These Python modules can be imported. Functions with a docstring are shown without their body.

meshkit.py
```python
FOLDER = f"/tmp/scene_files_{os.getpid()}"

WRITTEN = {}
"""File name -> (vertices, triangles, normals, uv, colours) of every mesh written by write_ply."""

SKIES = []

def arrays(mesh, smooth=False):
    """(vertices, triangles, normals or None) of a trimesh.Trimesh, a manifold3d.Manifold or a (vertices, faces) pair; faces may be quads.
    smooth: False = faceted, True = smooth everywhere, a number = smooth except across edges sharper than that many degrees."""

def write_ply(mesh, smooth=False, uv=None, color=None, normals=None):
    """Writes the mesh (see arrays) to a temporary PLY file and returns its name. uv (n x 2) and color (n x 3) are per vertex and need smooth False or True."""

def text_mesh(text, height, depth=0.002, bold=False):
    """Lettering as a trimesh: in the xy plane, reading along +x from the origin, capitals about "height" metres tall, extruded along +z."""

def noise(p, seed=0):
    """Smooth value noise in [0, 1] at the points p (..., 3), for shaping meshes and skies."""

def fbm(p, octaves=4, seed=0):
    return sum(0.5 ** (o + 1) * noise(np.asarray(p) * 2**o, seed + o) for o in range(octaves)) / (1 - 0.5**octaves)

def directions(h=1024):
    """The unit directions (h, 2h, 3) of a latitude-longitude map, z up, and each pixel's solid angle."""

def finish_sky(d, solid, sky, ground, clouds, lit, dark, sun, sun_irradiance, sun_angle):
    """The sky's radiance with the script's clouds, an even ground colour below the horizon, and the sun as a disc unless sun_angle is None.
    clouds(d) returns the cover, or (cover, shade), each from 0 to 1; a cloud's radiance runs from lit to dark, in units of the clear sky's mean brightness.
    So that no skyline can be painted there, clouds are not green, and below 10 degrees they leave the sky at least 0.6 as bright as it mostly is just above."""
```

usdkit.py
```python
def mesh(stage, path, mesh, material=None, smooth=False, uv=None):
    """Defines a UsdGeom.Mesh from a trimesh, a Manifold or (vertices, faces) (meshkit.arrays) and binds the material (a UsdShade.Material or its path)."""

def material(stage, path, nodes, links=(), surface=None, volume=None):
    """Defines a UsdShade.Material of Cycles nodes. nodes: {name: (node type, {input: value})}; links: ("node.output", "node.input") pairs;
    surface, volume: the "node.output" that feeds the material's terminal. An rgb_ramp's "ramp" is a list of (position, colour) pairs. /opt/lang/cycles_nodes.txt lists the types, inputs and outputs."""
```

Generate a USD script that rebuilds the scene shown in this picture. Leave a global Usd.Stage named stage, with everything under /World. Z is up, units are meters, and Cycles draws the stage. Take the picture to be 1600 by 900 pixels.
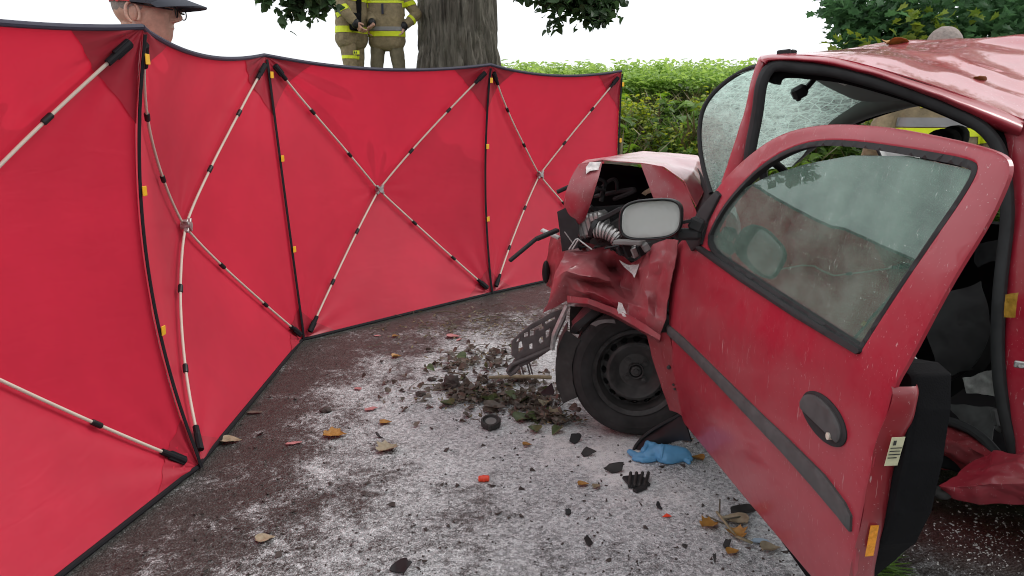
import math, random
import numpy as np
import trimesh
import manifold3d
from manifold3d import Manifold
from shapely.geometry import Polygon, Point, LineString, box as sbox
from shapely.ops import unary_union
from scipy.interpolate import RectBivariateSpline, CubicSpline
from scipy.spatial import cKDTree
import usdkit, meshkit
from pxr import Usd, UsdGeom, UsdLux, UsdShade, Gf, Sdf, Vt

rng = np.random.default_rng(7)
random.seed(7)
stage = Usd.Stage.CreateInMemory()
UsdGeom.SetStageUpAxis(stage, 'Z')
UsdGeom.SetStageMetersPerUnit(stage, 1.0)
UsdGeom.Xform.Define(stage, '/World')
UsdGeom.Scope.Define(stage, '/World/Looks')

# ------------------------------------------------------------------ camera
CAM_H, PITCH, FPX = 1.45, math.radians(12.8), 1230.0
cam = UsdGeom.Camera.Define(stage, '/World/camera')
cam.CreateHorizontalApertureAttr(36.0)
cam.CreateVerticalApertureAttr(20.25)
cam.CreateFocalLengthAttr(36.0 * FPX / 1600.0)
cam.CreateClippingRangeAttr(Gf.Vec2f(0.05, 2000))
cam.AddTranslateOp().Set(Gf.Vec3d(0, 0, CAM_H))
cam.AddRotateXOp().Set(90 - math.degrees(PITCH))
cam.CreateExposureAttr(0.24)

# ------------------------------------------------------------------ sky and sun (overcast)
SUN_EL, SUN_AZ = math.radians(50), math.radians(78)     # azimuth from +y towards +x
dome = UsdLux.DomeLight.Define(stage, '/World/sky')
sky_m = usdkit.material(stage, '/World/Looks/overcast_sky', {
    'sky': ('sky_texture', {'sky_type': 'single_scattering', 'sun_disc': False, 'sun_elevation': SUN_EL, 'sun_rotation': SUN_AZ}),
    'tc': ('texture_coordinate', {}),
    'map': ('mapping', {'scale': (1.0, 1.0, 2.2)}),
    'n': ('noise_texture', {'scale': 1.8, 'detail': 5, 'roughness': 0.55}),
    'ramp': ('rgb_ramp', {'ramp': [(0.25, (8.6, 8.9, 9.3)), (0.75, (11.5, 11.6, 11.7))]}),
    'mix': ('mix_color', {'fac': 0.93, 'use_clamp': False}),
    'bg': ('background_shader', {'strength': 0.105})},
    [('tc.generated', 'map.vector'), ('map.vector', 'n.vector'), ('n.fac', 'ramp.fac'), ('sky.color', 'mix.a'), ('ramp.color', 'mix.b'), ('mix.result', 'bg.color')], surface='bg.background')
UsdShade.MaterialBindingAPI.Apply(dome.GetPrim()).Bind(sky_m)
dome.GetPrim().SetCustomDataByKey('kind', 'structure')
sun = UsdLux.DistantLight.Define(stage, '/World/sun')
sun.CreateIntensityAttr(0.4)
sun.CreateAngleAttr(25.0)
sun.CreateNormalizeAttr(True)
sun.CreateColorAttr(Gf.Vec3f(1.0, 0.97, 0.93))
sun.AddRotateXYZOp().Set(Gf.Vec3f(math.degrees(SUN_EL) - 90, 0, -math.degrees(SUN_AZ) ))
# (local -z tipped to point away from the sun: rotate about x, then about z)

# ------------------------------------------------------------------ helpers
FWD = np.array([0, math.cos(PITCH), -math.sin(PITCH)])
UPV = np.array([0, math.sin(PITCH), math.cos(PITCH)])
EYE = np.array([0, 0, CAM_H])


def ray(px, py):
    return np.array([(px - 800) / FPX, 0, 0]) + FWD + UPV * ((450 - py) / FPX)


def at(px, py, d):
    "the place at forward distance d that the photograph shows there (used once, to survey the scene)"
    r = ray(px, py)
    return EYE + r * (d / r[1])


def gz(px, py, z=0.0):
    r = ray(px, py)
    return EYE + r * ((z - CAM_H) / r[2])


def cat(*ms):
    out = []
    for m in ms:
        out += m if isinstance(m, list) else [m]
    return trimesh.util.concatenate(out)


USED = {}


def numbered(path):
    if path not in USED:
        USED[path] = 0
        return path
    USED[path] += 1
    return f'{path}_{USED[path]:03d}'


LOC = {}


class Node:
    def __init__(s, path, loc):
        s.path, s.loc = path, np.asarray(loc, float)

    @property
    def prim(s):
        return stage.GetPrimAtPath(s.path)


def tag(o, label=None, category=None, group=None, kind=None):
    p = o.prim
    for k, v in (('label', label), ('category', category), ('group', group), ('kind', kind)):
        if v:
            p.SetCustomDataByKey(k, v)
    return o


def thing(name, loc, label=None, category=None, group=None, kind=None, parent=None):
    path = numbered((parent.path if parent else '/World') + '/' + name)
    x = UsdGeom.Xform.Define(stage, path)
    base = parent.loc if parent else np.zeros(3)
    loc = np.asarray(loc, float)
    x.AddTranslateOp().Set(Gf.Vec3d(*map(float, loc - base)))
    return tag(Node(path, loc), label, category, group, kind)


def obj(name, mesh, material, parent=None, smooth=35, label=None, category=None, group=None, kind=None, pivot=None):
    "one Mesh prim; the mesh is given in world coordinates"
    path = numbered((parent.path if parent else '/World') + '/' + name)
    v, f, n = meshkit.arrays(mesh, smooth)
    base = parent.loc if parent else np.zeros(3)
    loc = np.asarray(pivot, float) if pivot is not None else base
    tm = trimesh.Trimesh(v - loc, f, process=False)
    m = UsdGeom.Mesh.Define(stage, path)
    m.CreatePointsAttr(Vt.Vec3fArray.FromNumpy((v - loc).astype(np.float32)))
    m.CreateFaceVertexCountsAttr(Vt.IntArray.FromNumpy(np.full(len(f), 3, np.int32)))
    m.CreateFaceVertexIndicesAttr(Vt.IntArray.FromNumpy(f.astype(np.int32).ravel()))
    m.CreateSubdivisionSchemeAttr('none')
    if n is not None:
        m.CreateNormalsAttr(Vt.Vec3fArray.FromNumpy(n.astype(np.float32)))
        m.SetNormalsInterpolation('vertex')
    UsdShade.MaterialBindingAPI.Apply(m.GetPrim()).Bind(material)
    if pivot is not None:
        m.AddTranslateOp().Set(Gf.Vec3d(*map(float, loc - base)))
    return tag(Node(path, loc), label, category, group, kind)


def tube(pts, r, n=8, cap=True):
    pts = np.asarray(pts, float)
    r = np.broadcast_to(np.asarray(r, float), (len(pts),))
    t = np.gradient(pts, axis=0)
    t /= np.linalg.norm(t, axis=1, keepdims=True) + 1e-12
    ref = np.array([0, 0, 1.0]) if abs(t[0][2]) < 0.9 else np.array([1.0, 0, 0])
    a = np.cross(t[0], ref); a /= np.linalg.norm(a)
    rings = []
    for i in range(len(pts)):
        a = a - t[i] * (a @ t[i]); a /= np.linalg.norm(a) + 1e-12
        b = np.cross(t[i], a)
        ang = np.arange(n) * 2 * math.pi / n
        rings.append(pts[i] + r[i] * (np.cos(ang)[:, None] * a + np.sin(ang)[:, None] * b))
    v = np.vstack(rings)
    f = []
    for i in range(len(pts) - 1):
        for k in range(n):
            p, q = i * n + k, i * n + (k + 1) % n
            f += [[p, q, q + n], [p, q + n, p + n]]
    if cap:
        v = np.vstack([v, pts[0], pts[-1]])
        m = len(v)
        for k in range(n):
            f += [[(k + 1) % n, k, m - 2], [(len(pts) - 1) * n + k, (len(pts) - 1) * n + (k + 1) % n, m - 1]]
    return trimesh.Trimesh(v, np.array(f), process=False)


def spline(pts, n=24):
    pts = np.asarray(pts, float)
    s = np.r_[0, np.cumsum(np.linalg.norm(np.diff(pts, axis=0), axis=1))]
    return CubicSpline(s, pts)(np.linspace(0, s[-1], n)) if len(pts) > 2 else np.linspace(pts[0], pts[-1], n)


def lin(pts, n=24):
    pts = np.asarray(pts, float)
    s = np.r_[0, np.cumsum(np.linalg.norm(np.diff(pts, axis=0), axis=1))]
    x = np.linspace(0, s[-1], n)
    return np.stack([np.interp(x, s, pts[:, k]) for k in range(3)], 1)


def box(size, c=(0, 0, 0), R=None, bevel=0.0):
    sx, sy, sz = np.array(size) / 2
    if bevel:
        b = bevel
        pts = []
        for x in (-1, 1):
            for y in (-1, 1):
                for z in (-1, 1):
                    pts += [[x * (sx - b), y * (sy - b), z * sz], [x * (sx - b), y * sy, z * (sz - b)], [x * sx, y * (sy - b), z * (sz - b)]]
        m = trimesh.convex.convex_hull(np.array(pts))
    else:
        m = trimesh.creation.box(size)
    if R is not None:
        M = np.eye(4); M[:3, :3] = R
        m.apply_transform(M)
    m.apply_translation(c)
    return m


def frame(x, up=(0, 0, 1)):
    "rotation whose columns are x, y, z with x along the given direction"
    x = np.asarray(x, float) / np.linalg.norm(x)
    y = np.cross(up, x); y /= np.linalg.norm(y)
    return np.stack([x, y, np.cross(x, y)], 1)


def beam(a, b, w, h, up=(0, 0, 1), bevel=0.002):
    a, b = np.asarray(a, float), np.asarray(b, float)
    return box((np.linalg.norm(b - a), w, h), (a + b) / 2, frame(b - a, up), bevel)


def grid_mesh(P, thick=0.0):
    "P[m][n][3] -> sheet, given a thickness along its normals"
    P = np.asarray(P, float)
    m, n = P.shape[:2]
    idx = np.arange(m * n).reshape(m, n)
    q = np.stack([idx[:-1, :-1], idx[1:, :-1], idx[1:, 1:], idx[:-1, 1:]], -1).reshape(-1, 4)
    f = np.vstack([q[:, [0, 1, 2]], q[:, [0, 2, 3]]])
    v = P.reshape(-1, 3)
    if not thick:
        return trimesh.Trimesh(v, f, process=False)
    nr = np.zeros_like(v)
    fn = np.cross(v[f[:, 1]] - v[f[:, 0]], v[f[:, 2]] - v[f[:, 0]])
    for k in range(3):
        np.add.at(nr, f[:, k], fn)
    nr /= np.linalg.norm(nr, axis=1, keepdims=True) + 1e-12
    w = v - nr * thick
    N = len(v)
    rim = np.r_[idx[0, :], idx[1:, -1], idx[-1, -2::-1], idx[-2:0:-1, 0]]
    rf = []
    for a, b in zip(rim, np.roll(rim, -1)):
        rf += [[b, a, a + N], [b, a + N, b + N]]
    return trimesh.Trimesh(np.vstack([v, w]), np.vstack([f, f[:, ::-1] + N, np.array(rf)]), process=False)


def sheet(ctrl, nu=24, nv=24, k=2, crumple=0.0, scale=6.0, thick=0.003, seed=0, ridge=False, pin=0.0):
    "sheet of metal or cloth through rows of control points, crumpled by noise"
    C = np.asarray(ctrl, float)
    m, n = C.shape[:2]
    kx, ky = min(k, m - 1), min(k, n - 1)
    u, v = np.linspace(0, 1, m), np.linspace(0, 1, n)
    U, V = np.linspace(0, 1, nu), np.linspace(0, 1, nv)
    P = np.stack([RectBivariateSpline(u, v, C[..., i], kx=kx, ky=ky, s=0)(U, V) for i in range(3)], -1)
    if crumple:
        for i in range(3):
            nz = meshkit.fbm(P * scale + 17 * i, 3, seed + i) - 0.5
            if ridge:
                nz = 0.5 - 2 * np.abs(nz)
            P[..., i] += crumple * nz * (np.clip(U / pin, 0, 1)[:, None] if pin else 1)
    return grid_mesh(P, thick)


def hullsph(pts):
    "hull of spheres [(centre, r), ...] as a Manifold"
    return Manifold.batch_hull([Manifold.sphere(float(r), 20).translate([float(x) for x in c]) for c, r in pts])


def chain(js, rs):
    return [hullsph([(js[i], rs[i]), (js[i + 1], rs[i + 1])]) for i in range(len(js) - 1)]


def fuse(parts, edge=0.03, it=12):
    m = parts[0]
    for p in parts[1:]:
        m = m + p
    m = m.refine_to_length(edge)
    mm = m.to_mesh()
    t = trimesh.Trimesh(mm.vert_properties[:, :3], mm.tri_verts, process=True)
    if it:
        trimesh.smoothing.filter_taubin(t, iterations=it)
    return t


def as_manifold(t):
    return Manifold(manifold3d.Mesh(np.asarray(t.vertices, np.float32), np.asarray(t.faces, np.uint32)))


def from_manifold(m):
    mm = m.to_mesh()
    return trimesh.Trimesh(mm.vert_properties[:, :3], mm.tri_verts, process=False)


def ellipsoid(c, r, R=None, sub=3):
    m = trimesh.creation.icosphere(sub)
    m.apply_scale(r)
    if R is not None:
        M = np.eye(4); M[:3, :3] = R
        m.apply_transform(M)
    m.apply_translation(c)
    return m


# ------------------------------------------------------------------ materials
def mat(name, nodes, links, surface):
    return usdkit.material(stage, '/World/Looks/' + name, nodes, links, surface=surface)


def plain(name, col, rough=0.5, var=0.15, scale=12.0, bump=0.0, bscale=60.0, **kw):
    "principled with a little dirt noise in colour and roughness"
    c = np.array(col)
    nodes = {'g': ('geometry', {}),
             'n': ('noise_texture', {'scale': scale, 'detail': 6, 'roughness': 0.65}),
             'r': ('rgb_ramp', {'ramp': [(0.3, tuple(c * (1 - var))), (0.7, tuple(np.minimum(c * (1 + var), 1)))]}),
             'rr': ('map_range', {'from_min': 0.3, 'from_max': 0.7, 'to_min': max(0.02, rough - 0.08), 'to_max': min(1, rough + 0.1)}),
             'p': ('principled_bsdf', kw)}
    links = [('g.position', 'n.vector'), ('n.fac', 'r.fac'), ('r.color', 'p.base_color'), ('n.fac', 'rr.value'), ('rr.result', 'p.roughness')]
    if bump:
        nodes['b'] = ('noise_texture', {'scale': bscale, 'detail': 4})
        nodes['bp'] = ('bump', {'strength': 1.0, 'distance': bump})
        links += [('g.position', 'b.vector'), ('b.fac', 'bp.height'), ('bp.normal', 'p.normal')]
    return mat(name, nodes, links, 'p.BSDF')


def fabric(name, col, trans, tw=0.4, streak=0.12):
    c, t = np.array(col), np.array(trans)
    return mat(name, {
        'g': ('geometry', {}),
        'n': ('noise_texture', {'scale': 2.2, 'detail': 5, 'roughness': 0.6}),
        'r': ('rgb_ramp', {'ramp': [(0.3, tuple(c * (1 - streak))), (0.7, tuple(np.minimum(c * (1 + streak), 1)))]}),
        'm': ('mapping', {'scale': (3, 3, 9)}),
        'w': ('noise_texture', {'scale': 2.0, 'detail': 3, 'distortion': 0.6}),
        'bp': ('bump', {'strength': 0.3, 'distance': 0.005}),
        'p': ('principled_bsdf', {'roughness': 0.42, 'specular_ior_level': 0.45, 'sheen_weight': 0.08}),
        't': ('translucent_bsdf', {'color': tuple(t)}),
        'mx': ('mix_closure', {'fac': tw})},
        [('g.position', 'n.vector'), ('n.fac', 'r.fac'), ('r.color', 'p.base_color'), ('g.position', 'm.vector'), ('m.vector', 'w.vector'), ('w.fac', 'bp.height'),
         ('bp.normal', 'p.normal'), ('p.BSDF', 'mx.closure1'), ('t.BSDF', 'mx.closure2')], 'mx.closure')


def paint(name, col, dust=0.35, rough=0.3, coat=0.5, coat_rough=0.14, coat_ior=1.5):
    "car paint: coat, road dust, fine scratches, white scuffs"
    c = np.array(col)
    return mat(name, {
        'g': ('geometry', {}),
        'n': ('noise_texture', {'scale': 3.5, 'detail': 7, 'roughness': 0.65}),
        'dr': ('rgb_ramp', {'ramp': [(0.35, (0, 0, 0)), (0.75, (1, 1, 1))]}),
        'dm': ('math', {'math_type': 'multiply', 'value2': dust}),
        'd': ('mix_color', {'a': tuple(c), 'b': (0.30, 0.23, 0.22)}),
        'sp': ('noise_texture', {'scale': 140, 'detail': 2, 'roughness': 0.6}),
        'spr': ('rgb_ramp', {'ramp': [(0.685, (0, 0, 0)), (0.75, (0.8, 0.8, 0.8))]}),
        'm': ('mapping', {'scale': (26, 26, 2.2), 'rotation': (0.5, 0.3, 0.4)}),
        'sc': ('noise_texture', {'scale': 5, 'detail': 3, 'roughness': 0.7, 'distortion': 0.4}),
        'scr': ('rgb_ramp', {'ramp': [(0.665, (0, 0, 0)), (0.70, (1, 1, 1))]}),
        'ad': ('math', {'math_type': 'maximum'}),
        'am': ('math', {'math_type': 'multiply', 'value2': 0.5}),
        'd2': ('mix_color', {'b': (0.55, 0.45, 0.44)}),
        'rr': ('map_range', {'from_min': 0, 'from_max': 1, 'to_min': rough, 'to_max': rough + 0.3}),
        'p': ('principled_bsdf', {'coat_weight': coat, 'coat_roughness': coat_rough, 'coat_ior': coat_ior, 'specular_ior_level': 0.5})},
        [('g.position', 'n.vector'), ('n.fac', 'dr.fac'), ('dr.color', 'dm.value1'), ('dm.value', 'd.fac'), ('g.position', 'sp.vector'), ('sp.fac', 'spr.fac'),
         ('g.position', 'm.vector'), ('m.vector', 'sc.vector'), ('sc.fac', 'scr.fac'), ('spr.color', 'ad.value1'), ('scr.color', 'ad.value2'), ('ad.value', 'am.value1'),
         ('am.value', 'd2.fac'), ('d.result', 'd2.a'), ('d2.result', 'p.base_color'), ('dr.color', 'rr.value'), ('rr.result', 'p.roughness')], 'p.BSDF')


def foliage(name, cols, tw=0.35, rough=0.45, scale=3.0):
    n = len(cols)
    return mat(name, {
        'oi': ('object_info', {}), 'g': ('geometry', {}),
        'n': ('noise_texture', {'scale': scale, 'detail': 3}),
        'ri': ('math', {'math_type': 'multiply', 'value2': 0.55}),
        'nn': ('map_range', {'from_min': 0.3, 'from_max': 0.7, 'to_min': 0.0, 'to_max': 0.5}),
        'isl': ('math', {'math_type': 'multiply_add', 'value2': 0.5}),
        'r': ('rgb_ramp', {'ramp': [(i / (n - 1), c) for i, c in enumerate(cols)]}),
        'p': ('principled_bsdf', {'roughness': rough, 'specular_ior_level': 0.4}),
        'hs': ('hsv', {'hue': 0.485, 'saturation': 1.1, 'value': 1.5}),
        't': ('translucent_bsdf', {}), 'mx': ('mix_closure', {'fac': tw})},
        [('g.position', 'n.vector'), ('n.fac', 'nn.value'), ('g.random_per_island', 'isl.value1'), ('nn.result', 'isl.value3'), ('isl.value', 'r.fac'), ('r.color', 'p.base_color'),
         ('r.color', 'hs.color'), ('hs.color', 't.color'), ('p.BSDF', 'mx.closure1'), ('t.BSDF', 'mx.closure2')], 'mx.closure')


M = {}
M['fabric'] = fabric('red_tarpaulin', (0.53, 0.020, 0.050), (0.80, 0.014, 0.045), 0.28)
M['fabric_double'] = fabric('red_tarpaulin_doubled', (0.42, 0.018, 0.04), (0.30, 0.01, 0.02), 0.2)
M['tape'] = plain('black_webbing', (0.010, 0.0095, 0.012), 0.65, bump=0.0006, bscale=300, specular_ior_level=0.2)
M['hem'] = plain('navy_hem', (0.03, 0.028, 0.05), 0.65)
M['yellow'] = plain('yellow_tab', (0.78, 0.42, 0.02), 0.45)
M['rod'] = plain('fibreglass_rod', (0.58, 0.52, 0.44), 0.35, var=0.06)
M['black'] = plain('black_plastic', (0.009, 0.009, 0.010), 0.42, var=0.3, scale=20, specular_ior_level=0.35)
M['trim'] = plain('weathered_black_plastic', (0.020, 0.020, 0.021), 0.6, var=0.35, scale=18, bump=0.0004, bscale=400, specular_ior_level=0.3)
M['liner'] = plain('dusty_black_plastic', (0.032, 0.030, 0.029), 0.65, var=0.5, scale=14, specular_ior_level=0.3)
M['grille'] = plain('grey_brown_plastic', (0.085, 0.07, 0.07), 0.6, var=0.35, scale=16)
M['grey'] = plain('grey_interior_plastic', (0.16, 0.155, 0.15), 0.7, var=0.15)
M['mid_trim'] = plain('scuffed_grey_trim', (0.06, 0.06, 0.06), 0.6, var=0.4, scale=14)
M['dark_cloth'] = plain('charcoal_cloth', (0.008, 0.008, 0.009), 0.9, var=0.3, bump=0.001, bscale=250, specular_ior_level=0.1)
M['metal'] = plain('dull_aluminium', (0.42, 0.41, 0.40), 0.42, var=0.35, scale=25, metallic=0.7)
M['steel'] = plain('dark_steel', (0.040, 0.038, 0.037), 0.5, var=0.55, scale=22, specular_ior_level=0.35)
M['rubber'] = plain('tyre_rubber', (0.026, 0.025, 0.025), 0.75, var=0.5, scale=10, bump=0.0008, bscale=160, specular_ior_level=0.25)
M['paint'] = paint('red_car_paint', (0.27, 0.008, 0.022), 0.12)
M['paint_dusty'] = paint('dusty_red_car_paint', (0.28, 0.016, 0.03), 0.5, 0.4)
M['paint_bonnet'] = paint('faded_red_bonnet_paint', (0.34, 0.03, 0.045), 0.6, 0.3, 1.0, 0.2, 2.0)
M['paint_roof'] = paint('red_roof_paint', (0.30, 0.012, 0.026), 0.2, 0.3, 1.0, 0.06, 1.9)
M['paint_inner'] = paint('red_inner_paint', (0.20, 0.008, 0.015), 0.14, 0.35)
M['scuff'] = plain('bare_white_scuff', (0.62, 0.58, 0.57), 0.5, var=0.3, scale=60)
M['label'] = plain('cream_label', (0.62, 0.60, 0.40), 0.5, var=0.05)
M['sticker'] = plain('faded_yellow_sticker', (0.32, 0.17, 0.02), 0.4, var=0.4, scale=60)
M['orange'] = plain('orange_reflector', (0.75, 0.28, 0.01), 0.3, var=0.2, scale=80)
M['red_plastic'] = plain('red_orange_plastic', (0.75, 0.06, 0.02), 0.35)
M['ink'] = plain('dark_ink', (0.03, 0.03, 0.03), 0.6)
M['pale_blue'] = plain('pale_blue_plastic', (0.33, 0.43, 0.52), 0.5)
M['glove'] = plain('blue_nitrile', (0.10, 0.30, 0.52), 0.5, var=0.12, bump=0.001, bscale=120)
M['bark'] = mat('linden_bark', {
    'g': ('geometry', {}), 'm': ('mapping', {'scale': (9, 9, 1.3)}),
    'n': ('noise_texture', {'scale': 2.2, 'detail': 9, 'roughness': 0.68, 'distortion': 0.8}),
    'n2': ('noise_texture', {'scale': 1.2, 'detail': 4}),
    'r': ('rgb_ramp', {'ramp': [(0.38, (0.03, 0.025, 0.021)), (0.5, (0.16, 0.135, 0.117)), (0.70, (0.32, 0.285, 0.25))]}),
    'mx': ('mix_color', {'b': (0.15, 0.145, 0.115)}),
    'bp': ('bump', {'strength': 1.0, 'distance': 0.06}),
    'p': ('principled_bsdf', {'roughness': 0.9, 'specular_ior_level': 0.2})},
    [('g.position', 'm.vector'), ('m.vector', 'n.vector'), ('g.position', 'n2.vector'), ('n.fac', 'r.fac'), ('r.color', 'mx.a'), ('n2.fac', 'mx.fac'), ('mx.result', 'p.base_color'),
     ('n.fac', 'bp.height'), ('bp.normal', 'p.normal')], 'p.BSDF')
M['twig'] = plain('twig_bark', (0.10, 0.085, 0.06), 0.85, var=0.3)
M['stick'] = plain('pale_stick', (0.26, 0.22, 0.14), 0.8, var=0.3, scale=30)
M['linden'] = foliage('linden_leaves', [(0.025, 0.045, 0.022), (0.055, 0.11, 0.042), (0.10, 0.18, 0.065)])
M['maple'] = foliage('maple_leaves', [(0.045, 0.10, 0.05), (0.10, 0.22, 0.09), (0.20, 0.36, 0.12)], tw=0.5)
M['maple_young'] = foliage('young_maple_leaves', [(0.16, 0.26, 0.04), (0.25, 0.30, 0.05), (0.38, 0.22, 0.06)])
M['weed'] = foliage('weed_leaves', [(0.05, 0.09, 0.025), (0.16, 0.29, 0.06), (0.40, 0.56, 0.13)], scale=1.5, tw=0.5)
M['weed_bright'] = foliage('bright_weed_leaves', [(0.14, 0.26, 0.04), (0.28, 0.46, 0.08), (0.42, 0.60, 0.14)], scale=1.5, tw=0.5)
M['weed_yellow'] = foliage('yellow_weed_leaves', [(0.20, 0.30, 0.04), (0.44, 0.46, 0.07), (0.62, 0.50, 0.14)], scale=1.5, tw=0.45)
M['crop'] = foliage('crop_leaves', [(0.26, 0.40, 0.10), (0.38, 0.54, 0.17), (0.50, 0.64, 0.24)], scale=0.8, tw=0.5)
M['straw'] = foliage('dry_stalks', [(0.10, 0.08, 0.04), (0.24, 0.20, 0.10), (0.36, 0.30, 0.16)], tw=0.1)
M['soil'] = plain('bank_soil', (0.11, 0.13, 0.06), 0.95, var=0.5, scale=4)
M['field'] = plain('crop_ground', (0.09, 0.16, 0.045), 0.9, var=0.4, scale=1.2)
M['leaf_dry'] = foliage('dry_leaf', [(0.05, 0.038, 0.032), (0.16, 0.125, 0.10), (0.36, 0.29, 0.23)], tw=0.1, scale=25)
M['leaf_orange'] = foliage('orange_leaf', [(0.30, 0.14, 0.03), (0.46, 0.24, 0.06), (0.55, 0.38, 0.15)], tw=0.1, scale=40)
M['leaf_tan'] = foliage('tan_leaf', [(0.24, 0.19, 0.12), (0.40, 0.33, 0.23), (0.52, 0.45, 0.34)], tw=0.1, scale=40)
M['leaf_green'] = foliage('fallen_green_leaf', [(0.05, 0.07, 0.025), (0.11, 0.14, 0.06), (0.17, 0.19, 0.09)], tw=0.1, scale=25)
M['chip_pink'] = plain('pink_paint_chip', (0.42, 0.17, 0.17), 0.5)
M['chip_white'] = plain('white_chip', (0.7, 0.68, 0.66), 0.5)
M['mud'] = plain('dried_mud', (0.055, 0.042, 0.038), 0.9, var=0.4, scale=40, bump=0.004, bscale=90)
M['skin'] = plain('skin', (0.50, 0.29, 0.22), 0.5, var=0.16, scale=45, bump=0.0012, bscale=220, subsurface_weight=0.1)
M['hair_grey'] = plain('short_grey_hair', (0.28, 0.235, 0.21), 0.85, var=0.3, scale=60, bump=0.003, bscale=300)
M['cap_grey'] = plain('dark_grey_cap', (0.045, 0.05, 0.065), 0.8, var=0.1, bump=0.0006, bscale=400)
M['cap_red'] = plain('red_cap_cloth', (0.62, 0.03, 0.05), 0.75, var=0.1)
M['navy'] = plain('navy_cloth', (0.025, 0.028, 0.05), 0.85, bump=0.001, bscale=200)
M['tan'] = plain('tan_turnout_cloth', (0.24, 0.19, 0.11), 0.85, var=0.3, scale=12, bump=0.012, bscale=22)
M['tan_dark'] = plain('khaki_trouser_cloth', (0.18, 0.155, 0.10), 0.85, var=0.3, scale=12, bump=0.012, bscale=22)
M['hivis'] = plain('yellow_reflective_band', (0.68, 0.78, 0.02), 0.5, var=0.06)
M['silver'] = plain('silver_reflective_band', (0.24, 0.24, 0.24), 0.4, var=0.1)
M['helmet'] = plain('white_helmet_shell', (0.74, 0.73, 0.71), 0.3, var=0.06)


def glass(name, tint, dirt=0.12, dirtcol=(0.45, 0.47, 0.45), rough=0.0):
    return mat(name, {
        'g': ('geometry', {}), 'n': ('noise_texture', {'scale': 5, 'detail': 8, 'roughness': 0.7}),
        'dr': ('rgb_ramp', {'ramp': [(0.35, (dirt * 0.3,) * 3), (0.62, (dirt,) * 3), (0.8, (min(1, dirt * 2.2),) * 3)]}),
        'sp': ('noise_texture', {'scale': 170, 'detail': 2}),
        'spr': ('rgb_ramp', {'ramp': [(0.70, (0, 0, 0)), (0.76, (0.6, 0.6, 0.6))]}),
        'mxm': ('math', {'math_type': 'maximum'}),
        'ds': ('mapping', {'scale': (30, 30, 1.6)}), 'dn': ('noise_texture', {'scale': 3, 'detail': 4, 'roughness': 0.7, 'distortion': 0.5}), 'dd': ('rgb_ramp', {'ramp': [(0.62, (0, 0, 0)), (0.72, (0.32, 0.32, 0.32))]}), 'mxd': ('math', {'math_type': 'maximum'}),
        'tr': ('transparent_bsdf', {'color': tint}), 'gl': ('glossy_bsdf', {'color': (0.86, 1, 0.94), 'roughness': rough}),
        'fr': ('fresnel', {'IOR': 1.55}), 'm1': ('mix_closure', {}),
        'df': ('diffuse_bsdf', {'color': dirtcol}), 'm2': ('mix_closure', {})},
        [('g.position', 'n.vector'), ('n.fac', 'dr.fac'), ('g.position', 'sp.vector'), ('sp.fac', 'spr.fac'), ('g.position', 'ds.vector'), ('ds.vector', 'dn.vector'), ('dn.fac', 'dd.fac'), ('dr.color', 'mxd.value1'), ('dd.color', 'mxd.value2'), ('mxd.value', 'mxm.value1'), ('spr.color', 'mxm.value2'),
         ('fr.fac', 'm1.fac'), ('tr.BSDF', 'm1.closure1'), ('gl.BSDF', 'm1.closure2'), ('mxm.value', 'm2.fac'), ('m1.closure', 'm2.closure1'), ('df.BSDF', 'm2.closure2')], 'm2.closure')


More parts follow.
